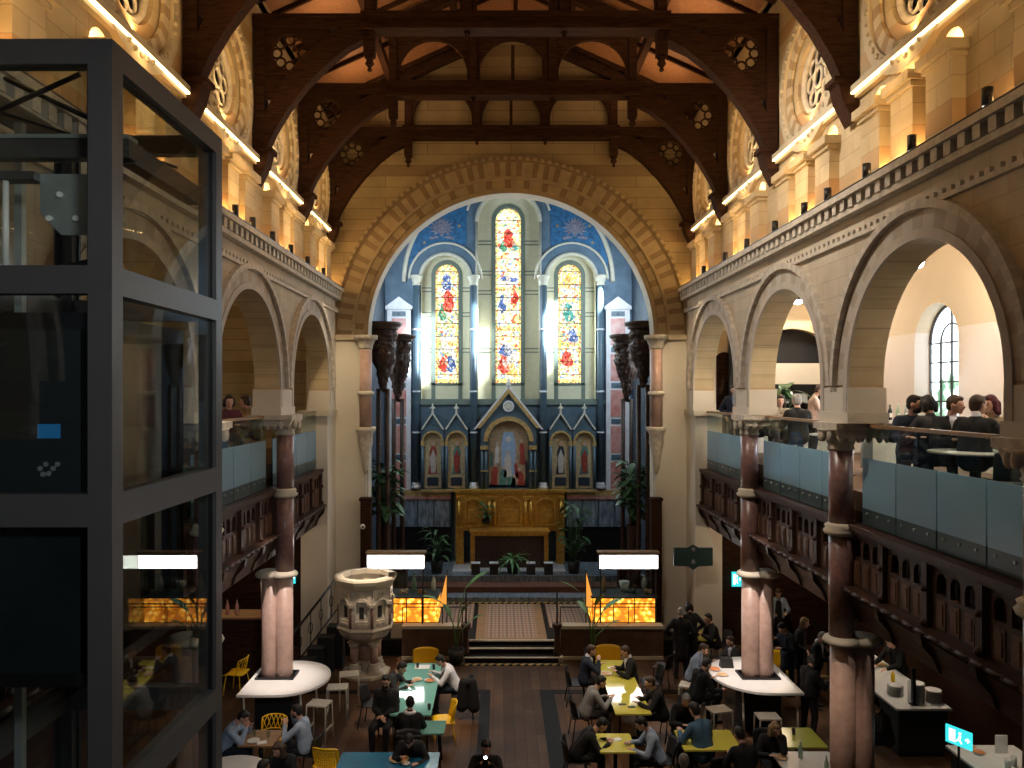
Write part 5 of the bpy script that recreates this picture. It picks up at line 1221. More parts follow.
# ---- bar stools
def stool():
    t=thing('bar_stool','','stool'); MB().box((-.21,-.17,.72),(.21,.17,.75)).build('seat','stool_white',t)
    for sx in (-1,1):
        for sy in (-1,1): MB().tube([(sx*.19,sy*.15,.74),(sx*.20,sy*.16,.68),(sx*.21,sy*.19,0)],.016,8).build('leg','stool_white',t)
        MB().box((sx*.20-.012,-.17,.24),(sx*.20+.012,.17,.28)).build('stretcher','stool_white',t)
    return t
S0=stool(); S0.location=(3.98,15.05,0); S0.rotation_euler=(0,0,.25); S0['label']='white bar stool in front of the right bar table, left of two'; S0['group']='white bar stools'
for x,y,r,l in ((4.82,14.72,0,'white bar stool in front of the right bar table, right of two'),(-3.62,16.95,.2,'white bar stool at the rounded end of the left bar table, farthest of three'),(-3.72,16.2,.1,'white bar stool at the rounded end of the left bar table, middle of three'),(-3.9,15.35,-.2,'white bar stool at the rounded end of the left bar table, nearest of three'),(3.72,16.3,-.4,'white bar stool under the person in the pale grey shirt'),(3.72,15.6,.3,'white bar stool under the person holding a phone at the bar table')):
    clone(S0,(x,y,0),r,l,'white bar stools')
# ---- things on the tables
def dish(name,label,x,y,z,r,food=None,cat='plate',group=None):
    t=thing(name,label,cat,(x,y,z),group=group); MB().lathe((0,0,0),[(0,0),(r*.6,0),(r,.022),(r*.97,.026),(r*.6,.008),(0,.008)],28).build('plate','ceramic',t)
    if food:
        m=MB().lathe((0,0,.012),[(0,.014),(r*.72,.014),(r*.8,.008),(r*.8,0)],20).build('food',food,t)
    return t
p=dish('pizza_plate','pizza on a white plate on the blue table',-2.0,12.95,.752,.17,'food')
m=MB(); m.tube([(.14*math.cos(a),.14*math.sin(a),.026) for a in [2*PI*i/24 for i in range(24)]],.016,8,close=True); m.build('crust','bread',p)
dish('small_dish','small white dish beside the pizza',-1.86,12.78,.752,.07)
dish('plate','plate of food in front of the white shirt on the teal table',-1.80,16.5,.752,.12,'food'); dish('plate','plate with bread in the middle of the teal table',-2.08,16.55,.752,.11,'bread')
dish('plate','white plate on the left far side of the long yellow table',2.02,16.9,.752,.14,'bread'); dish('plate','white plate on the right far side of the long yellow table',2.4,16.8,.752,.14,'food')
dish('plate','plate of ham and salad on the right bar table',4.25,16.35,1.052,.15,'food'); dish('plate','second plate with bread on the right bar table',4.32,16.02,1.052,.13,'bread')
dish('saucer','white saucer with a cup on the small wooden table',-4.66,13.62,.752,.11)
dish('plate','small plate under the hand of the blonde person',4.45,13.0,.752,.11,'bread')
def glassx(name,label,x,y,z,r,h,mat,cat='glass',group=None):
    t=MB().lathe((0,0,0),[(r*.75,0),(r,h),(r*.9,h),(r*.68,.008),(0,.008)],14).build(name,mat); t.location=(x,y,z); tag(t,label,cat,group); return t
for i,(x,y,l,mt) in enumerate(((-2.15,17.3,'dark tumbler at the far end of the teal table, left of two','pot_black'),(-1.78,17.2,'dark tumbler at the far end of the teal table, right of two','pot_black'),(-1.68,15.0,'dark cup on the near corner of the long teal table','pot_black'),(2.27,17.1,'jar of cutlery on the long yellow table','carved_wood'),(-4.72,13.85,'dark glass on the small wooden table','glass_clear'),(-4.45,13.8,'clear glass on the small wooden table','glass_clear'),(5.0,13.9,'dark cola glass on the olive table','carved_wood'),(4.75,19.6,'dark cup on the small table against the pale pier','pot_black'))):
    glassx('tumbler',l,x,y,.752 if i!=2 else .752,.035,.11,mt)
t=MB().box((0,0,0),(.34,.26,.004)).build('menu','paper'); t.location=(-2.05,17.35,.752); tag(t,'white paper menus at the far end of the teal table','paper')
for l,x,y,z in (('white paper napkin between the two far plates on the yellow table',2.2,17.3,.752),('paper receipt on the small yellow table',1.78,13.7,.752),('folded napkin on the small wooden table',-4.5,13.58,.752)):
    t=MB().box((-.08,-.06,0),(.08,.06,.006)).build('napkin','paper'); t.location=(x,y,z); t.rotation_euler=(0,0,.4); tag(t,l,'napkin')
for l,x,y in (('dark phone lying on the long yellow table, left of two',2.12,15.25),('dark phone lying on the long yellow table, right of two',2.28,15.12)):
    t=MB().box((-.075,-.035,0),(.075,.035,.009)).build('phone','black_metal'); t.location=(x,y,.752); tag(t,l,'phone')
t=thing('bottle','pale green glass bottle on the white front table','bottle',(4.78,13.02,.752)); MB().lathe((0,0,0),[(.035,0),(.038,.12),(.03,.17),(.014,.22),(.014,.27)],14).build('glass_body','green_bottle',t); MB().cyl((0,0,.27),(0,0,.29),.016,n=10).build('cap','paper',t)
t=thing('bottle','second pale bottle at the near edge of the white front table','bottle',(5.0,12.5,.752)); MB().lathe((0,0,0),[(.035,0),(.038,.12),(.03,.17),(.014,.22),(.014,.27)],14).build('glass_body','green_bottle',t); MB().cyl((0,0,.27),(0,0,.29),.016,n=10).build('cap','paper',t)
t=thing('phone','phone held up with its white light on in the middle aisle','phone',PH[2]+Vector((0,-.33,-.04))); MB().box((-.038,-.005,-.075),(.038,.005,.075)).build('case','black_metal',t); MB().cyl((0,-.006,.045),(0,-.010,.045),.022,n=12).build('flash','phone_light',t)
t=thing('bag','black bag standing on the right bar table against the column','bag',(4.55,16.5,1.052)); MB().prism([(-.14,0),(.14,0),(.11,.2),(-.11,.2)],'y',-.08,.08).build('bag_body','pot_black',t); MB().tube([(-.06,0,.2),(-.05,0,.28),(.05,0,.28),(.06,0,.2)],.01,6).build('handle','pot_black',t)
# candle-like white cone lamp leg seen on the left bar table is its tapered leg
t=thing('coat','black coat draped over the empty dark chair behind the white shirt','coat',(-.98,16.35,0)); m=MB(); m.cap((-.1,0,.78),(.1,0,.78),.09); m.cap((-.1,0,.75),(-.13,.02,.28),.10,.14); m.cap((.1,0,.75),(.13,-.02,.28),.10,.14); remesh(m.build('coat_body','cl_black',t,recalc=False),.02,3)
# ---- right aisle counters
def counter(label,x0,x1,y0,y1,z=.95):
    t=thing('service_counter',label,'counter',((x0+x1)/2,(y0+y1)/2,0)); a,b=(x1-x0)/2,(y1-y0)/2
    MB().box((-a+.06,-b+.06,.1),(a-.06,b-.06,z-.04)).build('carcass','counter_dark',t); MB().box((-a,-b,z-.04),(a,b,z)).build('worktop','white_top',t); MB().box((-a+.1,-b+.1,0),(a-.1,b-.1,.1)).build('plinth','pot_black',t)
    return t
counter('long service counter with stacked plates in the right aisle',7.2,8.25,14.55,17.9); counter('second service counter behind the green exit sign',7.25,8.4,10.2,13.05)
for i,(px,py,n,l) in enumerate(((898,697,9,'leftmost and lowest of the three'),(919,704,17,'middle and tallest of the three'),(936,704,11,'rightmost of the three'))):
    p=G(px,py,.95); t=thing('plate_stack','stack of grey plates on the service counter, '+l,'plates',(p.x,p.y+.1,.952),group='stacks of plates')
    for k in range(n):
        MB().lathe((0,0,k*.022),[(0,0),(.09,0),(.15,.014),(.15,.02),(.09,.008),(0,.008)],24).build('plate','ceramic',t)
p=G(893,682,.95); t=thing('sauce_bottle','yellow squeeze bottle at the end of the counter','bottle',(p.x,p.y,.952)); MB().lathe((0,0,0),[(.035,0),(.04,.02),(.04,.16),(.02,.19)],14).build('bottle_body','mustard',t); MB().cyl((0,0,.19),(0,0,.24),.014,.005,n=10).build('nozzle','orange_cloth',t)
p=G(880,665,.95); dish('food_board','board of bread and meat being served on the counter',p.x,p.y,.952,.18,'bread')
t=thing('counter_post','thin black post rising from the plate counter','post',(7.62,14.75,.952)); MB().box((-.03,-.03,0),(.03,.03,.7)).build('post','black_metal',t); MB().box((-.06,-.06,0),(.06,.06,.012)).build('foot','black_metal',t)
for px,py,l,mt,k in ((970,748,'bread rolls in a dark tray on the second counter','bread','dish'),(979,753,'dish of red sauce on the second counter','food','dish')):
    p=G(px,py,.95); dish('serving_dish',l,p.x,p.y,.952,.11,mt)
for i,(dx,dy) in enumerate(((0,0),(.16,.1),(.05,-.3),(.3,-.2),(.38,.05))):
    glassx('cup_stack','white cup on the second counter, %s'%(['nearest the exit sign','behind the first cup','towards the viewer','closest to the wall','beside the yellow cloth'][i]),7.75+dx,12.2+dy,.952,.05,.16,'ceramic','cup','cups on the second counter')
t=MB().sph((0,0,0),(.12,.1,.08),12).build('cloth','mustard'); t.location=(8.2,11.9,1.03); tag(t,'crumpled yellow cloth on the second counter','cloth')
t=thing('menu_card','upright white menu card on the second counter','sign',(8.0,12.75,.952)); MB().box((-.1,-.01,0),(.1,.01,.3)).build('card','paper',t)
# exit signs
def running_man(m,s_,ax=1,flip=1):
    pass
def exit_sign(label,loc,rz,w,h,face='screen_cyan'):
    t=thing('exit_sign',label,'sign',loc,rz); MB().box((-w/2,-.012,0),(w/2,.012,h)).build('panel',face,t)
    m=MB(); y0,y1=-.016,-.012
    # door
    m.box((-w*.36,y0,h*.15),(-w*.12,y1,h*.85)); 
    # running figure and arrow
    f=MB(); f.cyl((w*.06,y0,h*.74),(w*.06,y1,h*.74),h*.08,n=12)
    f.prism([(w*.02,h*.62),(w*.11,h*.62),(w*.07,h*.40),(w*.15,h*.20),(w*.10,h*.17),(w*.01,h*.36),(-w*.06,h*.22),(-w*.09,h*.27),(-w*.01,h*.44)],'y',y0,y1)
    f.prism([(w*.26,h*.45),(w*.34,h*.45),(w*.34,h*.34),(w*.44,h*.5),(w*.34,h*.66),(w*.34,h*.55),(w*.26,h*.55)],'y',y0,y1)
    m.build('door_symbol','exit_white',t); f.build('running_figure','exit_white',t)
    return t
e=exit_sign('glowing green exit sign with door and running figure at the second counter',(7.0,12.25,1.3),math.radians(-62),.42,.28); MB().box((-.015,-.01,-1.3),(.015,.01,0)).build('stand','black_metal',e); MB().box((-.14,-.10,-1.3),(.14,.10,-1.285)).build('foot','black_metal',e)
exit_sign('small glowing exit sign at the far end of the left aisle',(-6.0,YE-.15,1.72),0,.22,.32); exit_sign('small glowing exit sign at the far end of the right aisle',(6.15,YE-.2,1.65),0,.26,.4)
# ---- pulpit
t=thing('pulpit','carved octagonal pale stone pulpit on short marble columns','pulpit',(-3.62,19.05,0)); t.rotation_euler=(0,0,PI/8); n8=8
oc=lambda pr,mat,nm,smooth=False: MB().lathe((0,0,0),pr,8,smooth=smooth).build(nm,mat,t)
oc([(.30,.82),(.42,.88),(.60,1.0),(.66,1.1),(.66,1.16)],'carved_stone','bowl'); oc([(.70,1.16),(.72,1.2),(.68,1.26)],'ashlar','lower_moulding')
m=MB(); m.lathe((0,0,0),[(.60,1.24),(.60,1.26),(.5,1.26)],8,smooth=False)
m.build('basket_floor','ashlar',t)
for k in range(8):
    a0=2*PI*k/8; a1=2*PI*(k+1)/8; 
    A=Vector((.64*math.cos(a0),.64*math.sin(a0),0)); B=Vector((.64*math.cos(a1),.64*math.sin(a1),0)); mid=(A+B)/2; L=(B-A).length; ang=math.atan2((B-A).y,(B-A).x)
    Mx=Matrix.Translation(mid) @ Matrix.Rotation(ang,4,'Z')
    q=MB(); q.arcwall('y',-.04,.04,-L/2,L/2,1.26,2.2,[(-.15,.15,1.44,1.80,'a')],n=12); q.ring('y',0,1.80,.15,.20,.04,-.07,n=12); q.ring('y',0,2.05,.05,.075,-.06,.0,0,2*PI,12)
    for d in (-.1,0,.1): q.ring('y',d,1.35,.025,.045,-.06,0,0,2*PI,10)
    q.moved(Mx).build('carved_panel','carved_stone',t)
    MB().box((-.14,.02,1.45),(.14,.03,1.9)).moved(Mx).build('back_panel','plaster',t); q=MB().box((-.055,.0,1.5),(.055,.02,1.78)); q.moved(Mx).build('marble_inlay','dark_grey',t)
    c=MB().cyl((A.x*1.05,A.y*1.05,1.28),(A.x*1.05,A.y*1.05,1.78),.035,n=10); c.build('colonnette','pink_granite',t)
    MB().box((-.06,-.06,1.78),(.06,.06,1.86),M=Matrix.Translation(A*1.04)).build('colonnette_capital','carved_stone',t)
m=MB(); m.lathe((0,0,0),[(.60,2.2),(.70,2.2),(.78,2.32),(.80,2.40),(.76,2.44),(.58,2.44),(.56,2.34),(.60,2.2)],8,smooth=False,arc=(0,2*PI*7/8)); m.build('rim','ashlar',t)
for k,(a,r) in enumerate(((PI/8,.34),(PI/8+PI/2,.34),(PI/8+PI,.34),(PI/8+3*PI/2,.34),(0,.0))):
    x,y=r*math.cos(a),r*math.sin(a); q=MB().cyl((x,y,.34),(x,y,.72),.10 if r else .16,n=14); q.build('column','pink_pier',t)
    MB().lathe((x,y,0),[(.20,0),(.20,.12),(.15,.15),(.17,.22),(.13,.26),(.14,.31),(.10,.34)],4 if False else 14).build('column_base','carved_stone',t)
    MB().lathe((x,y,.72),[(.10,0),(.13,.03),(.11,.05),(.18,.13)],14).build('column_capital','carved_stone',t)
MB().lathe((0,0,0),[(.62,0),(.62,.06),(.56,.09)],8,smooth=False).build('plinth','ashlar',t)
# stair railing rising to the pulpit
t=thing('stair_railing','black iron railing rising beside the steps to the pulpit','railing',(-4.5,18.2,0))
def rl(y): return .95+(y)*.62
m=MB().tube([(-.9,-.6,.95),(.15,1.4,2.35)],.03,8).build('handrail','black_metal',t)
m=MB().tube([(-.9,-.6,.15),(.15,1.4,1.55)],.02,8).build('lower_rail','black_metal',t)
for k in range(7):
    f=k/6; x=-.9+1.05*f; y=-.6+2*f; z=.95+1.4*f
    m=MB().tube([(x,y,z-.8 if k else 0),(x,y,z)],.014,6); m.tube([(x+.03*math.cos(a),y+.06*math.cos(a),z-.4+.14*math.sin(a)) for a in [2*PI*i/12 for i in range(12)]],.01,6,close=True); m.build('baluster','black_metal',t)
t=thing('pulpit_steps','dark steps climbing behind the railing to the pulpit','stairs',(-4.55,18.5,0))
for k in range(6):
    f=k/6; MB().box((-.95+1.0*f,-.7+1.9*f-.0,0),(-.55+1.0*f,-.35+1.9*f,.18+.17*k)).build('step','dark_grey',t)
# ---- low chancel screen walls with railings
pmat('pink_cup',(.75,.12,.30),.4,var=.03); emat('stall_side_lit',(1,.38,.06),.9)
pmat('brown_marble',(.15,.085,.06),.4,c2=(.07,.04,.03),scale=3)
for sx,(xa,xb) in ((-1,(-2.85,-1.28)),(1,(1.28,3.95))):
    n='left' if sx<0 else 'right'
    t=thing('low_screen_wall','low brown marble screen wall with stone coping %s of the steps'%n,'low wall',((xa+xb)/2,20.12,0)); a=(xb-xa)/2
    MB().box((-a,-.10,.08),(a,.10,.80)).build('wall_body','brown_marble',t); MB().box((-a,-.15,.80),(a,.15,.88)).build('coping','ashlar',t); MB().box((-a,-.14,0),(a,.14,.08)).build('plinth','ashlar',t)
    t2=thing('railing','thin black railing standing on the low wall %s of the steps'%n,'railing',((xa+xb)/2,20.12,.882))
    MB().tube([(-a,0,.45),(a,0,.45)],.014,8).build('top_rail','black_metal',t2)
    k=max(3,round(2*a/.8))
    for q in range(k+1): MB().cyl((-a+2*a*q/k,0,0),(-a+2*a*q/k,0,.45),.012,n=8).build('baluster','black_metal',t2)
    t3=thing('newel_post','dark carved newel post at the %s side of the marble steps'%n,'post',(sx*1.18,19.95,0))
    MB().box((-.15,-.15,0),(.15,.15,.12)).build('base','ashlar',t3); MB().lathe((0,0,.12),[(.09,0),(.10,.1),(.075,.2),(.075,.62),(.10,.7),(.13,.76),(.13,.84)],12).build('shaft','carved_wood',t3); MB().cyl((0,0,.96),(0,0,1.75),.022,n=8).build('rod','black_metal',t3)
# ---- food stalls with lit onyx fronts and light boxes
def stall(sx,xa,xb,lx0,lx1):
    n='left' if sx<0 else 'right'
    t=thing('food_stall','food stall with glowing onyx front and white light box, %s of the steps'%n,'food stall',((xa+xb)/2,20.5,.41),group='onyx food stalls'); a=(xb-xa)/2
    MB().box((-a,.02,.12),(a,.8,1.06)).build('counter_body','dark_wood',t)
    k=3; w=2*a/k
    for q in range(k): MB().box((-a+q*w+.015,-.0,.42),(-a+(q+1)*w-.015,.02,.88)).build('onyx_panel','onyx_lit',t)
    for q in range(k): MB().box((-a+q*w+.015,-.0,.92),(-a+(q+1)*w-.015,.02,1.04)).build('onyx_panel','onyx_lit',t)
    xs=a if sx<0 else -a; 
    MB().box((min(xs,xs-sx*.02),.0,.42),(max(xs,xs-sx*.02),.8,1.04)).build('onyx_side','onyx_lit',t)
    MB().box((-a-.04,-.06,1.06),(a+.04,.84,1.10)).build('worktop','steel_dark',t); MB().box((-a,-.03,0),(a,.8,.38)).build('plinth','ashlar',t)
    MB().box((-a,.03,1.10),(a,.045,1.7)).build('sneeze_guard','glass_clear',t)
    c=(lx0+lx1)/2-(xa+xb)/2; h=(lx1-lx0)/2
    b=MB().box((c-h-.03,-.28,1.88),(c+h+.03,-.10,2.28)).build('light_box_case','steel_dark',t); MB().box((c-h,-.295,1.91),(c+h,-.28,2.25)).build('light_panel','lightbox',b)
    MB().box((c-h-.05,-.32,2.30),(c+h+.05,-.0,2.34)).build('light_box_roof','oak',t)
    for x in (c-h+.03,c+h-.03): MB().box((x-.02,-.2,.47),(x+.02,-.16,1.9)).build('upright','steel_dark',t)
    return t
stall(-1,-3.2,-1.97,-3.78,-2.30); stall(1,2.16,3.85,2.32,3.84)
def pile(name,label,x,y,z,mat,cat='food'):
    m=MB(); random.seed(int(x*97)); 
    for q in range(7): m.sph((random.uniform(-.1,.1),random.uniform(-.06,.06),.03+.03*(q%3)),(.05,.04,.035),8)
    o=m.build(name,mat); o.location=(x,y,z); return tag(o,label,cat,kind='stuff')
for x,l,mt in ((-2.9,'heap of bread in the left stall','bread'),(-2.4,'heap of red salad in the left stall','food'),(3.3,'heap of salad leaves in the right stall','leaf'),(3.7,'heap of pastries in the right stall','bread')): pile('food_heap',l,x,20.8,1.512,mt)
for i,(x,mt,l) in enumerate(((-2.65,'green_bottle','bottle in the left stall, left of the red salad'),(-2.12,'ceramic','white bottle at the right end of the left stall'),(2.55,'bread','tall amber jar at the left end of the right stall'),(3.65,'ceramic','white bottle at the right end of the right stall'))):
    t=thing('bottle',l,'bottle',(x,21.1,1.512)); MB().lathe((0,0,0),[(.06,0),(.065,.22),(.045,.32),(.02,.38),(.02,.44)],12).build('bottle_body',mt,t); MB().cyl((0,0,.44),(0,0,.47),.024,n=8).build('cap','pot_black',t)
t=thing('paper_cup_tub','pale tub standing in the middle of the right stall','tub',(3.1,21.1,1.512)); MB().lathe((0,0,0),[(.09,0),(.14,.26),(.13,.26),(.08,.01),(0,.01)],18).build('tub','paper',t)
for sx,x in ((-1,-1.82),(1,2.0)):  # glowing triangles stand in for the lit sides of the stalls
    n='left' if sx<0 else 'right'
    t=thing('stall_side_glow','glowing orange triangle standing in for the lit inner side of the %s stall'%n,'stall side',(x,20.62,.41)); 
    MB().prism([(0,.80),(sx*.24,.80),(0,1.75)] if sx>0 else [(-.12,.80),(.10,.80),(.10,1.7)],'y',-.01,.01).build('cloth','stall_side_lit',t) if 'stall_side_lit' in MATS else None
    MB().cyl((.0 if sx>0 else .10,0,0),(.0 if sx>0 else .10,0,1.78),.014,n=8).build('pole','black_metal',t); MB().lathe((0,0,0),[(.12,0),(.12,.02),(.02,.03)],14).build('foot','black_metal',t)
# ---- shield-shaped plaque on the right pier
t=thing('wall_plaque','dark green shield-shaped plaque on the right pale pier','sign',(5.02,19.68,0)); 
t.location=P(693,557,19.72); t.location.y=19.72
MB().prism([(-.50,.24),(-.15,.24),(0,.32),(.15,.24),(.50,.24),(.50,-.22),(.12,-.24),(0,-.33),(-.12,-.24),(-.50,-.22)],'y',-.03,.02).build('shield','shield_green',t)
m=MB(); m.sph((0,-.035,.2),(.05,.015,.05),10); m.build('crest','silver_paint',t); m=MB(); m.prism([(-.05,-.16),(.05,-.16),(.03,-.06),(-.03,-.06)],'y',-.036,-.03); m.build('emblem','silver_paint',t)
# ---- plants
def leaf(m,base,d,L,w,droop=.3,n=7,mi=0):
    """bent tapering leaf blade with a fold"""
    d=Vector(d).normalized(); side=d.cross(Vector((0,0,1))); side=side.normalized() if side.length>.05 else Vector((1,0,0)); vs=[]
    for i in range(n+1):
        f=i/n; p=Vector(base)+d*L*f-Vector((0,0,1))*droop*L*f*f; ww=w*math.sin(PI*min(1,f*.93+.05))**.8
        vs+= [p-side*ww+Vector((0,0,.25*ww)),p,p+side*ww+Vector((0,0,.25*ww))]
    fs=[]
    for i in range(n): a=i*3; fs+=[(a,a+1,a+4,a+3),(a+1,a+2,a+5,a+4)]
    m.add(vs,fs,mi,True)
def plant(label,loc,h,nleaf,L,w,mat='leaf',pot=(.2,.3),spread=1.0,seed=1,category='plant',potmat='pot_black',group=None):
    random.seed(seed); t=thing('potted_plant',label,category,loc,group=group); pr,ph=pot
    MB().lathe((0,0,0),[(pr*.75,0),(pr,ph),(pr*.9,ph),(pr*.85,ph-.04),(0,ph-.04)],16).build('pot',potmat,t)
    m=MB(); s_=MB(); 
    for i in range(nleaf):
        a=2*PI*i*.381+random.uniform(-.2,.2); el=random.uniform(.15,1.3); z=ph+h*random.uniform(.15,1); b=Vector((.04*math.cos(a),.04*math.sin(a),ph-.03)); tip=Vector((spread*.35*h*random.uniform(.2,.6)*math.cos(a),spread*.35*h*random.uniform(.2,.6)*math.sin(a),z))
        s_.tube([b,(b+tip)/2+Vector((0,0,.05)),tip],.008,5); leaf(m,tip,(math.cos(a),math.sin(a),el-.35),L*random.uniform(.7,1.1),w*random.uniform(.7,1.1),random.uniform(.2,.7))
    s_.build('stems',mat,t); m.build('leaves',mat,t,recalc=False); return t
p=P(385,512,22.2); 
for sx,px,seed in ((-1,384,3),(1,634,5)):
    p=P(px,512,22.9); n='left' if sx<0 else 'right'
    t=plant('large dark green plant on a tall stand by the %s carved posts'%n,(p.x,22.9,.41),1.9,110,.46,.12,pot=(.22,2.6),spread=.9,seed=seed,potmat='dark_wood')
plant('potted plant on the altar table, left side',(-.78,26.4,zf+1.502),.45,16,.34,.09,pot=(.16,.16),seed=8,spread=1.2)
plant('spiky agave-like plant in front of the altar',(.12,25.55,.952),.25,26,.6,.05,mat='leaf_pale',pot=(.22,.35),seed=9,spread=.6)
plant('tall leafy plant right of the gilded altar back',(2.15,25.6,.952),1.9,46,.42,.08,pot=(.22,.4),seed=11)
plant('dark palm left of the gilded altar back',(-2.4,25.6,.952),1.1,26,.5,.07,pot=(.22,.4),seed=12)
for i,x in enumerate((-1.1,-.5,.72,1.3)):
    t=thing('planter_box','small black planter cube before the altar, %s'%['leftmost','second from the left','second from the right','rightmost'][i],'planter',(x,25.45,.952),group='black planters'); MB().box((-.14,-.14,0),(.14,.14,.36)).build('box','pot_black',t); MB().box((-.15,-.15,.36),(.15,.15,.38)).build('rim','white_marble',t)
def bananaplant(label,loc,h,tips,seed,potm='pot_black'):
    t=thing('potted_plant',label,'plant',loc); MB().lathe((0,0,0),[(.17,0),(.22,.38),(.2,.38),(.18,.34),(0,.34)],16).build('pot',potm,t); m=MB(); s_=MB()
    for (dx,dz,L,w,mx_) in tips:
        tip=Vector((dx*.45,0.0,dz)); s_.tube([(0,0,.33),(dx*.12,0,.33+(dz-.33)*.6),tip],.014,6); leaf(m,tip,(dx,mx_,.55),L,w,.25,10)
    s_.build('stems','leaf_pale',t); m.build('leaves','leaf_pale',t,recalc=False); return t
bananaplant('slender plant with long pale banana leaves left of the steps',(-1.42,19.7,0),1.8,[(.5,1.9,.9,.13,.1),(-.7,1.5,.7,.12,-.1),(.3,1.3,.5,.1,-.3),(-.3,1.2,.5,.09,.3),(.8,1.1,.4,.08,0)],1)
bananaplant('slender plant with long pale banana leaves right of the steps',(2.05,19.65,0),1.8,[(.6,1.35,.7,.14,.1),(-.6,1.8,.8,.09,-.1),(.2,1.5,.6,.12,-.3),(-.3,1.3,.5,.1,.3),(.9,1.0,.4,.08,0)],2)
p=P(782,396,18.3); plant('plant with strappy leaves behind the middle bay gallery diners',(p.x,18.3,Z_GF),1.25,26,.5,.1,pot=(.2,.35),seed=21)
# ---- gallery tables and chairs
def gtable(label,x,y,rz=0):
    t=thing('gallery_table',label,'table',(x,y,Z_GF),rz); MB().lathe((0,0,.72),[(0,0),(.55,0),(.56,.015),(.55,.03),(0,.03)],36).build('tabletop','white_top',t); MB().cyl((0,0,.02),(0,0,.72),.035,n=10).build('pedestal','black_metal',t); MB().lathe((0,0,0),[(.25,0),(.03,.03)],16).build('base','black_metal',t); return t
gtable('round white table in the right gallery, left of two before the diners',5.85,9.95); gtable('round white table in the right gallery, right of two before the diners',6.85,9.6); gtable('round white table in the middle bay of the right gallery',6.0,14.2)
def wineglass(label,x,y):
    t=MB().lathe((0,0,0),[(.035,0),(.006,.008),(.005,.09),(.03,.12),(.042,.16),(.036,.22),(.034,.22),(.040,.16),(.028,.122),(0,.1)],16).build('wine_glass','glass_clear'); t.location=(x,y,Z_GF+.752); tag(t,label,'glass','wine glasses on the gallery tables')
for i,(x,y) in enumerate(((5.7,10.2),(5.95,9.75),(6.2,10.1),(6.7,9.8))): wineglass('empty wine glass on the gallery tables, %s'%['leftmost','second from the left','third from the left','rightmost'][i],x,y)
for (x,y,f,l) in ((5.75,9.15,80,'dark gallery chair with its back to the rail, left of two'),(6.5,8.85,95,'dark gallery chair with its back to the rail, right of two')):
    c=clone(KD[('solid','dark_grey')],(x,y,Z_GF),math.radians(f-90),l,'gallery chairs')
t=thing('sideboard','white sideboard with bottles behind the gallery diners','cabinet',(7.1,14.5,Z_GF)); MB().box((-.5,-.25,.08),(.5,.25,.95)).build('body','white_top',t); MB().box((-.46,-.2,0),(.46,.2,.08)).build('plinth','pot_black',t); MB().box((-.53,-.28,.95),(.53,.28,1.0)).build('top','white_top',t)
for i in range(6):
    b=thing('bottle','bottle on the white gallery sideboard, %s'%['far left','second','third','fourth','fifth','far right'][i],'bottle',(6.72+.15*i,14.45,Z_GF+1.002),group='bottles on the sideboard'); MB().lathe((0,0,0),[(.037,0),(.038,.17),(.015,.23),(.015,.29)],12).build('bottle_body',('green_bottle','steel_plate','pot_black')[i%3],b); MB().box((-.03,-.0395,.05),(.03,-.036,.13)).build('bottle_label','paper',b)
t=thing('flower_vase','white vase with green leaves at the right end of the gallery rail','vase',(6.75,10.35,Z_GF)); MB().cyl((0,0,0),(0,0,1.0),.03,n=10).build('stand','black_metal',t); MB().lathe((0,0,1.0),[(.04,0),(.05,.05),(.09,.22),(.08,.22),(0,.05)],14).build('vase','ceramic',t)
m=MB(); 
for q in range(8): leaf(m,(0,0,1.18),(math.cos(q*.8),math.sin(q*.8),.9),.2,.045,.4)
m.build('leaves','leaf',t,recalc=False)
# small shelf-like counter deep in the left aisle
t=thing('side_counter','warm lit timber counter with bottles deep in the left aisle','counter',(-6.55,18.6,0)); MB().box((-.8,-.3,0),(.6,.3,1.55)).build('body','dark_wood',t); MB().box((-.85,-.35,1.55),(.65,.35,1.6)).build('top','oak',t)
for i,x in enumerate((-6.85,-6.62)):
    b=thing('bottle','dark red bottle on the left aisle counter, %s'%('left of two','right of two')[i],'bottle',(x,18.5,1.602)); MB().lathe((0,0,0),[(.04,0),(.042,.2),(.016,.28),(.016,.34)],12).build('bottle_body','red_marble',b); MB().cyl((0,0,.34),(0,0,.36),.02,n=8).build('cap','pot_black',b)
t=thing('drink_cup','pink cup in the hand of the grey-haired person near the counter','cup',PC[1][0]); MB().lathe((0,0,-.06),[(.03,0),(.04,.12),(.036,.12),(.026,.01),(0,.01)],14).build('cup_body','pink_cup',t)
t=thing('bread_roll','bread roll held near the counter','bread',(PQ[1][0]+PQ[1][1])/2); MB().sph((0,0,0),(.10,.07,.05),12).build('crust','bread',t)
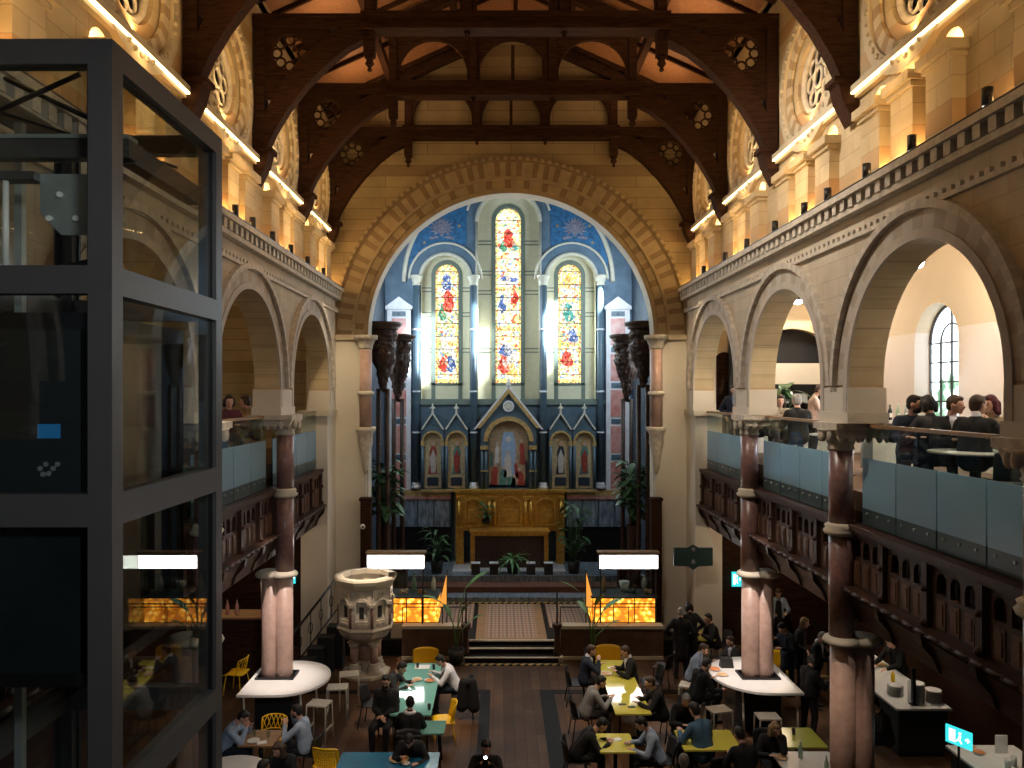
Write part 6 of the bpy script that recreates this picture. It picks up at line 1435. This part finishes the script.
# ============================================================ THE GLASS LIFT
X0,X1,Y0,Y1=-4.42,-2.92,5.2,7.26; zt=H+2.4
t=thing('glass_lift','steel framed glass lift tower in the left foreground','lift',((X0+X1)/2,(Y0+Y1)/2,0))
cx,cy=(X0+X1)/2,(Y0+Y1)/2; a,b=(X1-X0)/2,(Y1-Y0)/2; pw=.165
for sx in (-1,1):
    for sy in (-1,1):
        MB().box((sx*a-(pw if sx>0 else 0),sy*b-(.15 if sy>0 else 0),0),(sx*a+(pw if sx<0 else 0),sy*b+(.15 if sy<0 else 0),zt)).build('corner_post','steel_dark',t)
lv=[(H+2.4,H+2.23),(H+.87,H+.68),(H-.68,H-.90),(H-2.72,H-2.93),(H-4.8,H-5.0),(.2,0)]
for z1,z0 in lv:
    for sy in (-1,1): MB().box((-a+pw,min(sy*b,sy*(b-.12)),z0),(a-pw,max(sy*b,sy*(b-.12)),z1)).build('cross_beam','steel_dark',t)
    for sx in (-1,1): MB().box((min(sx*a,sx*(a-.12)),-b+.15,z0),(max(sx*a,sx*(a-.12)),b-.15,z1)).build('cross_beam','steel_dark',t)
for i in range(len(lv)-1):
    z1,z0=lv[i][1],lv[i+1][0]
    for sy in (-1,1):
        MB().box((-a+pw,sy*(b-.05)-.006,z0),(a-pw,sy*(b-.05)+.006,z1)).build('glass_pane','lift_glass',t)
        for xx in (-a+pw+.01,a-pw-.01): MB().box((xx-.012,sy*(b-.05)-.016,z0),(xx+.012,sy*(b-.05)+.016,z1)).build('gasket','black_metal',t)
    for sx in (-1,1): 
        MB().box((sx*(a-.05)-.006,-b+.15,z0),(sx*(a-.05)+.006,b-.15,z1)).build('glass_pane','lift_glass',t)
        for yy in (-b+.16,b-.16): MB().box((sx*(a-.05)-.016,yy-.012,z0),(sx*(a-.05)+.016,yy+.012,z1)).build('gasket','black_metal',t)
MB().box((-a+.1,-b+.1,zt-.08),(a-.1,b-.1,zt-.07)).build('roof_glass','lift_glass',t)
# guide rails and bracing in the shaft
for x in (-a+.22,): MB().box((x-.03,.0,.2),(x+.03,.06,zt-.2)).build('guide_rail','steel_plate',t)
MB().tube([(-.50,-.6,H+1.98),(.30,-.6,H+2.34)],.02,6).build('brace','black_metal',t); MB().tube([(-.30,-.52,H+2.34),(.46,-.52,H+1.98)],.02,6).build('brace','black_metal',t); MB().tube([(-.5,-.4,H+2.16),(.55,.5,H+1.98)],.012,6).build('brace','black_metal',t)
MB().box((-a+.12,-.5,H+1.76),(a-.14,-.38,H+1.90)).build('machine_beam','steel_dark',t); MB().box((a-.26,-.4,H+1.74),(a-.14,b-.16,H+1.90)).build('machine_beam','steel_dark',t); MB().box((-a+.1,-.52,H+1.90),(a-.14,-.36,H+1.93)).build('machine_beam','steel_plate',t)
p=MB().prism([(.2,1.32),(.58,1.32),(.58,.97),(.48,.86),(.28,.86),(.12,1.02),(.12,1.32)],'y',-.42,-.40)
p=p.moved(Matrix.Translation((-.22,0,H+.34))).build('bracket_plate','steel_plate',t)
m=MB()
for x,z in ((.28,1.16),(.20,.98),(.4,.98)): pass
for (x,z) in ((.28,1.16),(.20,.98),(.4,.98)): MB().cyl((x-.22,-.45,H+.34+z),(x-.22,-.42,H+.34+z),.022,n=10).build('bolt','ceramic',p)
MB().cyl((-.34,-.45,H+.9),(-.34,-.45,H+1.62),.022,n=10).build('piston','ceramic',t); MB().box((-.40,-.5,H+1.60),(-.10,-.36,H+1.66)).build('motor_arm','steel_dark',t)
MB().prism([(-a+.15,.88),(a-.16,.88),(a-.16,1.02),(.35,.98),(.0,.90)],'y',-.62,-.58).moved(Matrix.Translation((0,0,H))).build('shaft_flashing','black_metal',t)
# lift car
c=thing('lift_car','dark lift car stopped inside the glass tower','lift car',(cx-.06,cy-.05,H-2.05)); A,B,HC=.56,.80,2.62
MB().box((-A,-B,0),(A,B,.10)).build('floor_panel','black_metal',c); MB().box((-A,-B,HC-.12),(A,B,HC)).build('roof_panel','black_metal',c)
d=MB().box((-A,-B,.1),(A,-B+.04,HC-.12)).build('front_door','lift_dark',c)
MB().box((.20,-B-.004,1.74),(.36,-B,1.84)).build('blue_sticker','sticker_blue',d)
for k,(x,z) in enumerate(((.22,1.53),(.26,1.56),(.31,1.53),(.24,1.49),(.28,1.495),(.34,1.56))): MB().cyl((x,-B-.008,z),(x,-B,z),.018,n=10).build('button','steel_plate',d)
MB().box((-A,B-.03,.1),(A,B,HC-.12)).build('back_panel','lift_dark_glass',c); MB().box((A-.015,-B+.04,.1),(A,B-.03,HC-.12)).build('side_glass','lift_glass',c); MB().box((-A,-B+.04,.1),(-A+.015,B-.03,HC-.12)).build('side_glass','lift_dark_glass',c)
for x in (-A+.03,A-.03): MB().box((x-.03,-B-.0,.1),(x+.03,-B+.06,HC-.12)).build('door_frame','black_metal',c)
# ============================================================ LIGHT AND CAMERA
w=bpy.data.worlds.new('World'); sc.world=w; w.use_nodes=True; nt=w.node_tree
bg=nt.nodes['Background']; bg.inputs[0].default_value=(.75,.82,1,1); bg.inputs[1].default_value=.03
WARM=(1,.63,.26)
for sx in (-1,1):
    for a,b in bays[1:]:
        m=(a+b)/2
        for d in (-.84,0,.84):
            if m+d<5.2: continue
            light('POINT','niche_light',(sx*(W+.18),m+d,z_led-.44),20,WARM,shadow_soft_size=.03); light('POINT','ledge_uplight',(sx*(W-.06),m+d+.42,z_ledge+.10),8,WARM,shadow_soft_size=.03)
        # strip light washing the round window wall
        light('AREA','ledge_underlight',(sx*(W-.11),m,z_led-.15),15,WARM,shape='RECTANGLE',size=.04,size_y=2.9,target=(sx*(W+.12),m,z_led-1.2)); light('AREA','ledge_light',(sx*(W-.09),m,z_led+.14),30,WARM,shape='RECTANGLE',size=.05,size_y=2.6,target=(sx*(W+.35),m,z_led+2.0)) 
        # spots along the lower ledge, washing the piers
        light('AREA','cornice_light',(sx*(W-.15),m,z_ledge+.06),26,WARM,shape='RECTANGLE',size=.05,size_y=2.8,target=(sx*(W+.2),m,z_ledge+1.6))
# far wall washed by warm light from the truss
for x in (-2.8,2.8): light('SPOT','roof_spot',(x,18.3,z_tie-.6),7,(1,.72,.38),spot_size=2.2,spot_blend=1,shadow_soft_size=.1,target=(x*.9,21.2,H+5.5))
for x in (-4.6,4.6): light('SPOT','pier_spot',(x*.9,18.5,z_ledge+.3),330,(1,.80,.52),spot_size=.9,spot_blend=1,shadow_soft_size=.1,target=(x,21.2,H-.4))
for x in (-3.4,3.4):
    for y in (9.8,13.2,16.4,19.6): light('AREA','roof_wash',(x,y,z_tie+.25),16,(1,.62,.32),shape='RECTANGLE',size=.3,size_y=1.6,target=(x*.6,y,z_tie+4))  # area lights added to brighten the roof boards, no fixtures there
# sanctuary: cool lights added for unseen side windows, then daylight at the stained windows
DAY=(.72,.88,1)
light('AREA','chancel_fill_left',(-4.3,24.4,H+2.6),330,DAY,shape='RECTANGLE',size=2.2,size_y=4.5,target=(1.5,27.5,H+.6))  # fill added at the closed side walls, which have no windows
light('AREA','chancel_fill_right',(4.3,24.4,H+2.6),420,DAY,shape='RECTANGLE',size=2.2,size_y=4.5,target=(-1.5,27.5,H+.6))
light('SPOT','recess_spot',(4.1,23.4,11.6),20000,(.82,.93,1),spot_size=.30,spot_blend=.5,shadow_soft_size=.05,target=(-2.9,27.9,8.6))  # spots added to brighten the left of each recess, no side window built
light('SPOT','recess_spot',(4.2,26.2,11.2),6500,(.82,.93,1),spot_size=.6,spot_blend=.5,shadow_soft_size=.05,target=(1.7,27.9,9.3))
light('SPOT','recess_spot',(4.2,26.0,10.4),5500,(.82,.93,1),spot_size=.35,spot_blend=.5,shadow_soft_size=.05,target=(-.8,27.9,8.4))
for x,z,e in ((0,10.3,160),(-2.23,9.3,80),(2.23,9.3,80)): light('AREA','window_day',(x,YB+.4,z),e,DAY,shape='RECTANGLE',size=.8,size_y=(5.5 if x==0 else 3.6),target=(x,YB-5,z-1.5))
# right gallery
for y,e in ((13.5,260),(18.9,190),(9.2,120)): light('POINT','gallery_lamp_light',(7.0,y,9.03),e,(1,.86,.68),shadow_soft_size=.12)
light('AREA','gallery_window_light',(XO-.1,15.6,7.4),120,(.75,.87,1),shape='RECTANGLE',size=3.0,size_y=1.1,target=(5,14.5,6.4))
for y,e in ((8,25),(13.8,25),(18.2,18)): light('POINT','gallery_lamp_light',(-7.2,y,9.0),e,(1,.75,.45),shadow_soft_size=.15)
# ceiling downlights over the nave floor and tables
def down(x,y,z,e,c=(1,.80,.62),sz=.9,t=None): light('SPOT','downlight',(x,y,z),e,c,spot_size=sz,spot_blend=.8,shadow_soft_size=.08,target=t or (x,y,0))
down(2.2,12.2,z_tie-.4,7500,sz=.17,t=(4.85,15.9,1.2),c=(1,.86,.78)); down(-2.2,12.0,z_tie-.4,7500,sz=.17,t=(-4.85,15.8,1.2),c=(1,.86,.78))
down(2.4,8.4,z_tie-.4,2600,sz=.14,t=(4.85,11.6,.6),c=(1,.8,.62))
down(-4.5,10.9,z_ledge+.2,700,sz=.5,t=(-4.5,13.2,.6))
down(4.6,11.6,z_ledge+.2,600,sz=.4,t=(4.9,13.0,.7))
down(1.5,13.5,z_tie-.4,2600,sz=.26,t=(2.2,16.2,.7),c=(1,.86,.70)); down(-1.2,13.5,z_tie-.4,3300,sz=.26,t=(-2.0,16.2,.7),c=(1,.86,.70)); down(2.0,11.0,z_tie-.4,1500,sz=.24,t=(2.3,13.4,.7),c=(1,.86,.70)); down(-1.5,10.5,z_tie-.4,1500,sz=.24,t=(-2.2,12.8,.7),c=(1,.86,.70))
down(0,17.0,z_tie-.4,2600,sz=.34,t=(0,21.6,.4),c=(1,.84,.66)); down(0,9.5,z_tie-.4,900,sz=.45,t=(0,15.5,.4),c=(1,.80,.58))
down(-3.0,15.0,z_tie-.4,13000,sz=.14,t=(-3.6,19.2,1.6))
# counters in the right aisle
for y in (12.6,15.3,17.5): light('SPOT','aisle_light',(7.9,y,3.3),75,(1,.84,.66),spot_size=1.3,spot_blend=.6,shadow_soft_size=.05,target=(7.9,y,0))
light('POINT','aisle_light',(-7,18.5,3.0),32,(1,.7,.4),shadow_soft_size=.1); light('POINT','aisle_light',(6.6,18.9,3.2),45,(1,.75,.5),shadow_soft_size=.1)
# unseen spot added behind the camera to brighten the lift front
light('SPOT','lift_fill',(1.2,-1.0,9.4),1100,(.9,.95,1),spot_size=.95,spot_blend=.8,shadow_soft_size=.4,target=(-3.5,5.2,6.6))
light('SPOT','arcade_wash',(0,11.5,z_tie-.5),1500,(1,.90,.78),spot_size=1.5,spot_blend=1,shadow_soft_size=.2,target=(5,13.5,8.8)); light('SPOT','arcade_wash',(0,13.5,z_tie-.5),300,(1,.84,.66),spot_size=1.4,spot_blend=1,shadow_soft_size=.2,target=(-5,16,8.8))  # spots added to brighten the arcade walls in place of haze
cam=bpy.data.cameras.new('Camera'); co=bpy.data.objects.new('Camera',cam); col.objects.link(co); sc.camera=co
co.location=(CX,0,H); co.rotation_euler=(PI/2,0,0); cam.sensor_width=36; cam.lens=F/1024*36; cam.shift_x=12/1024; cam.shift_y=10/1024; cam.clip_start=.05
sc.view_settings.view_transform='Standard'; sc.view_settings.look='None'; sc.view_settings.gamma=1; sc.view_settings.exposure=.15; sc.view_settings.use_curve_mapping=False
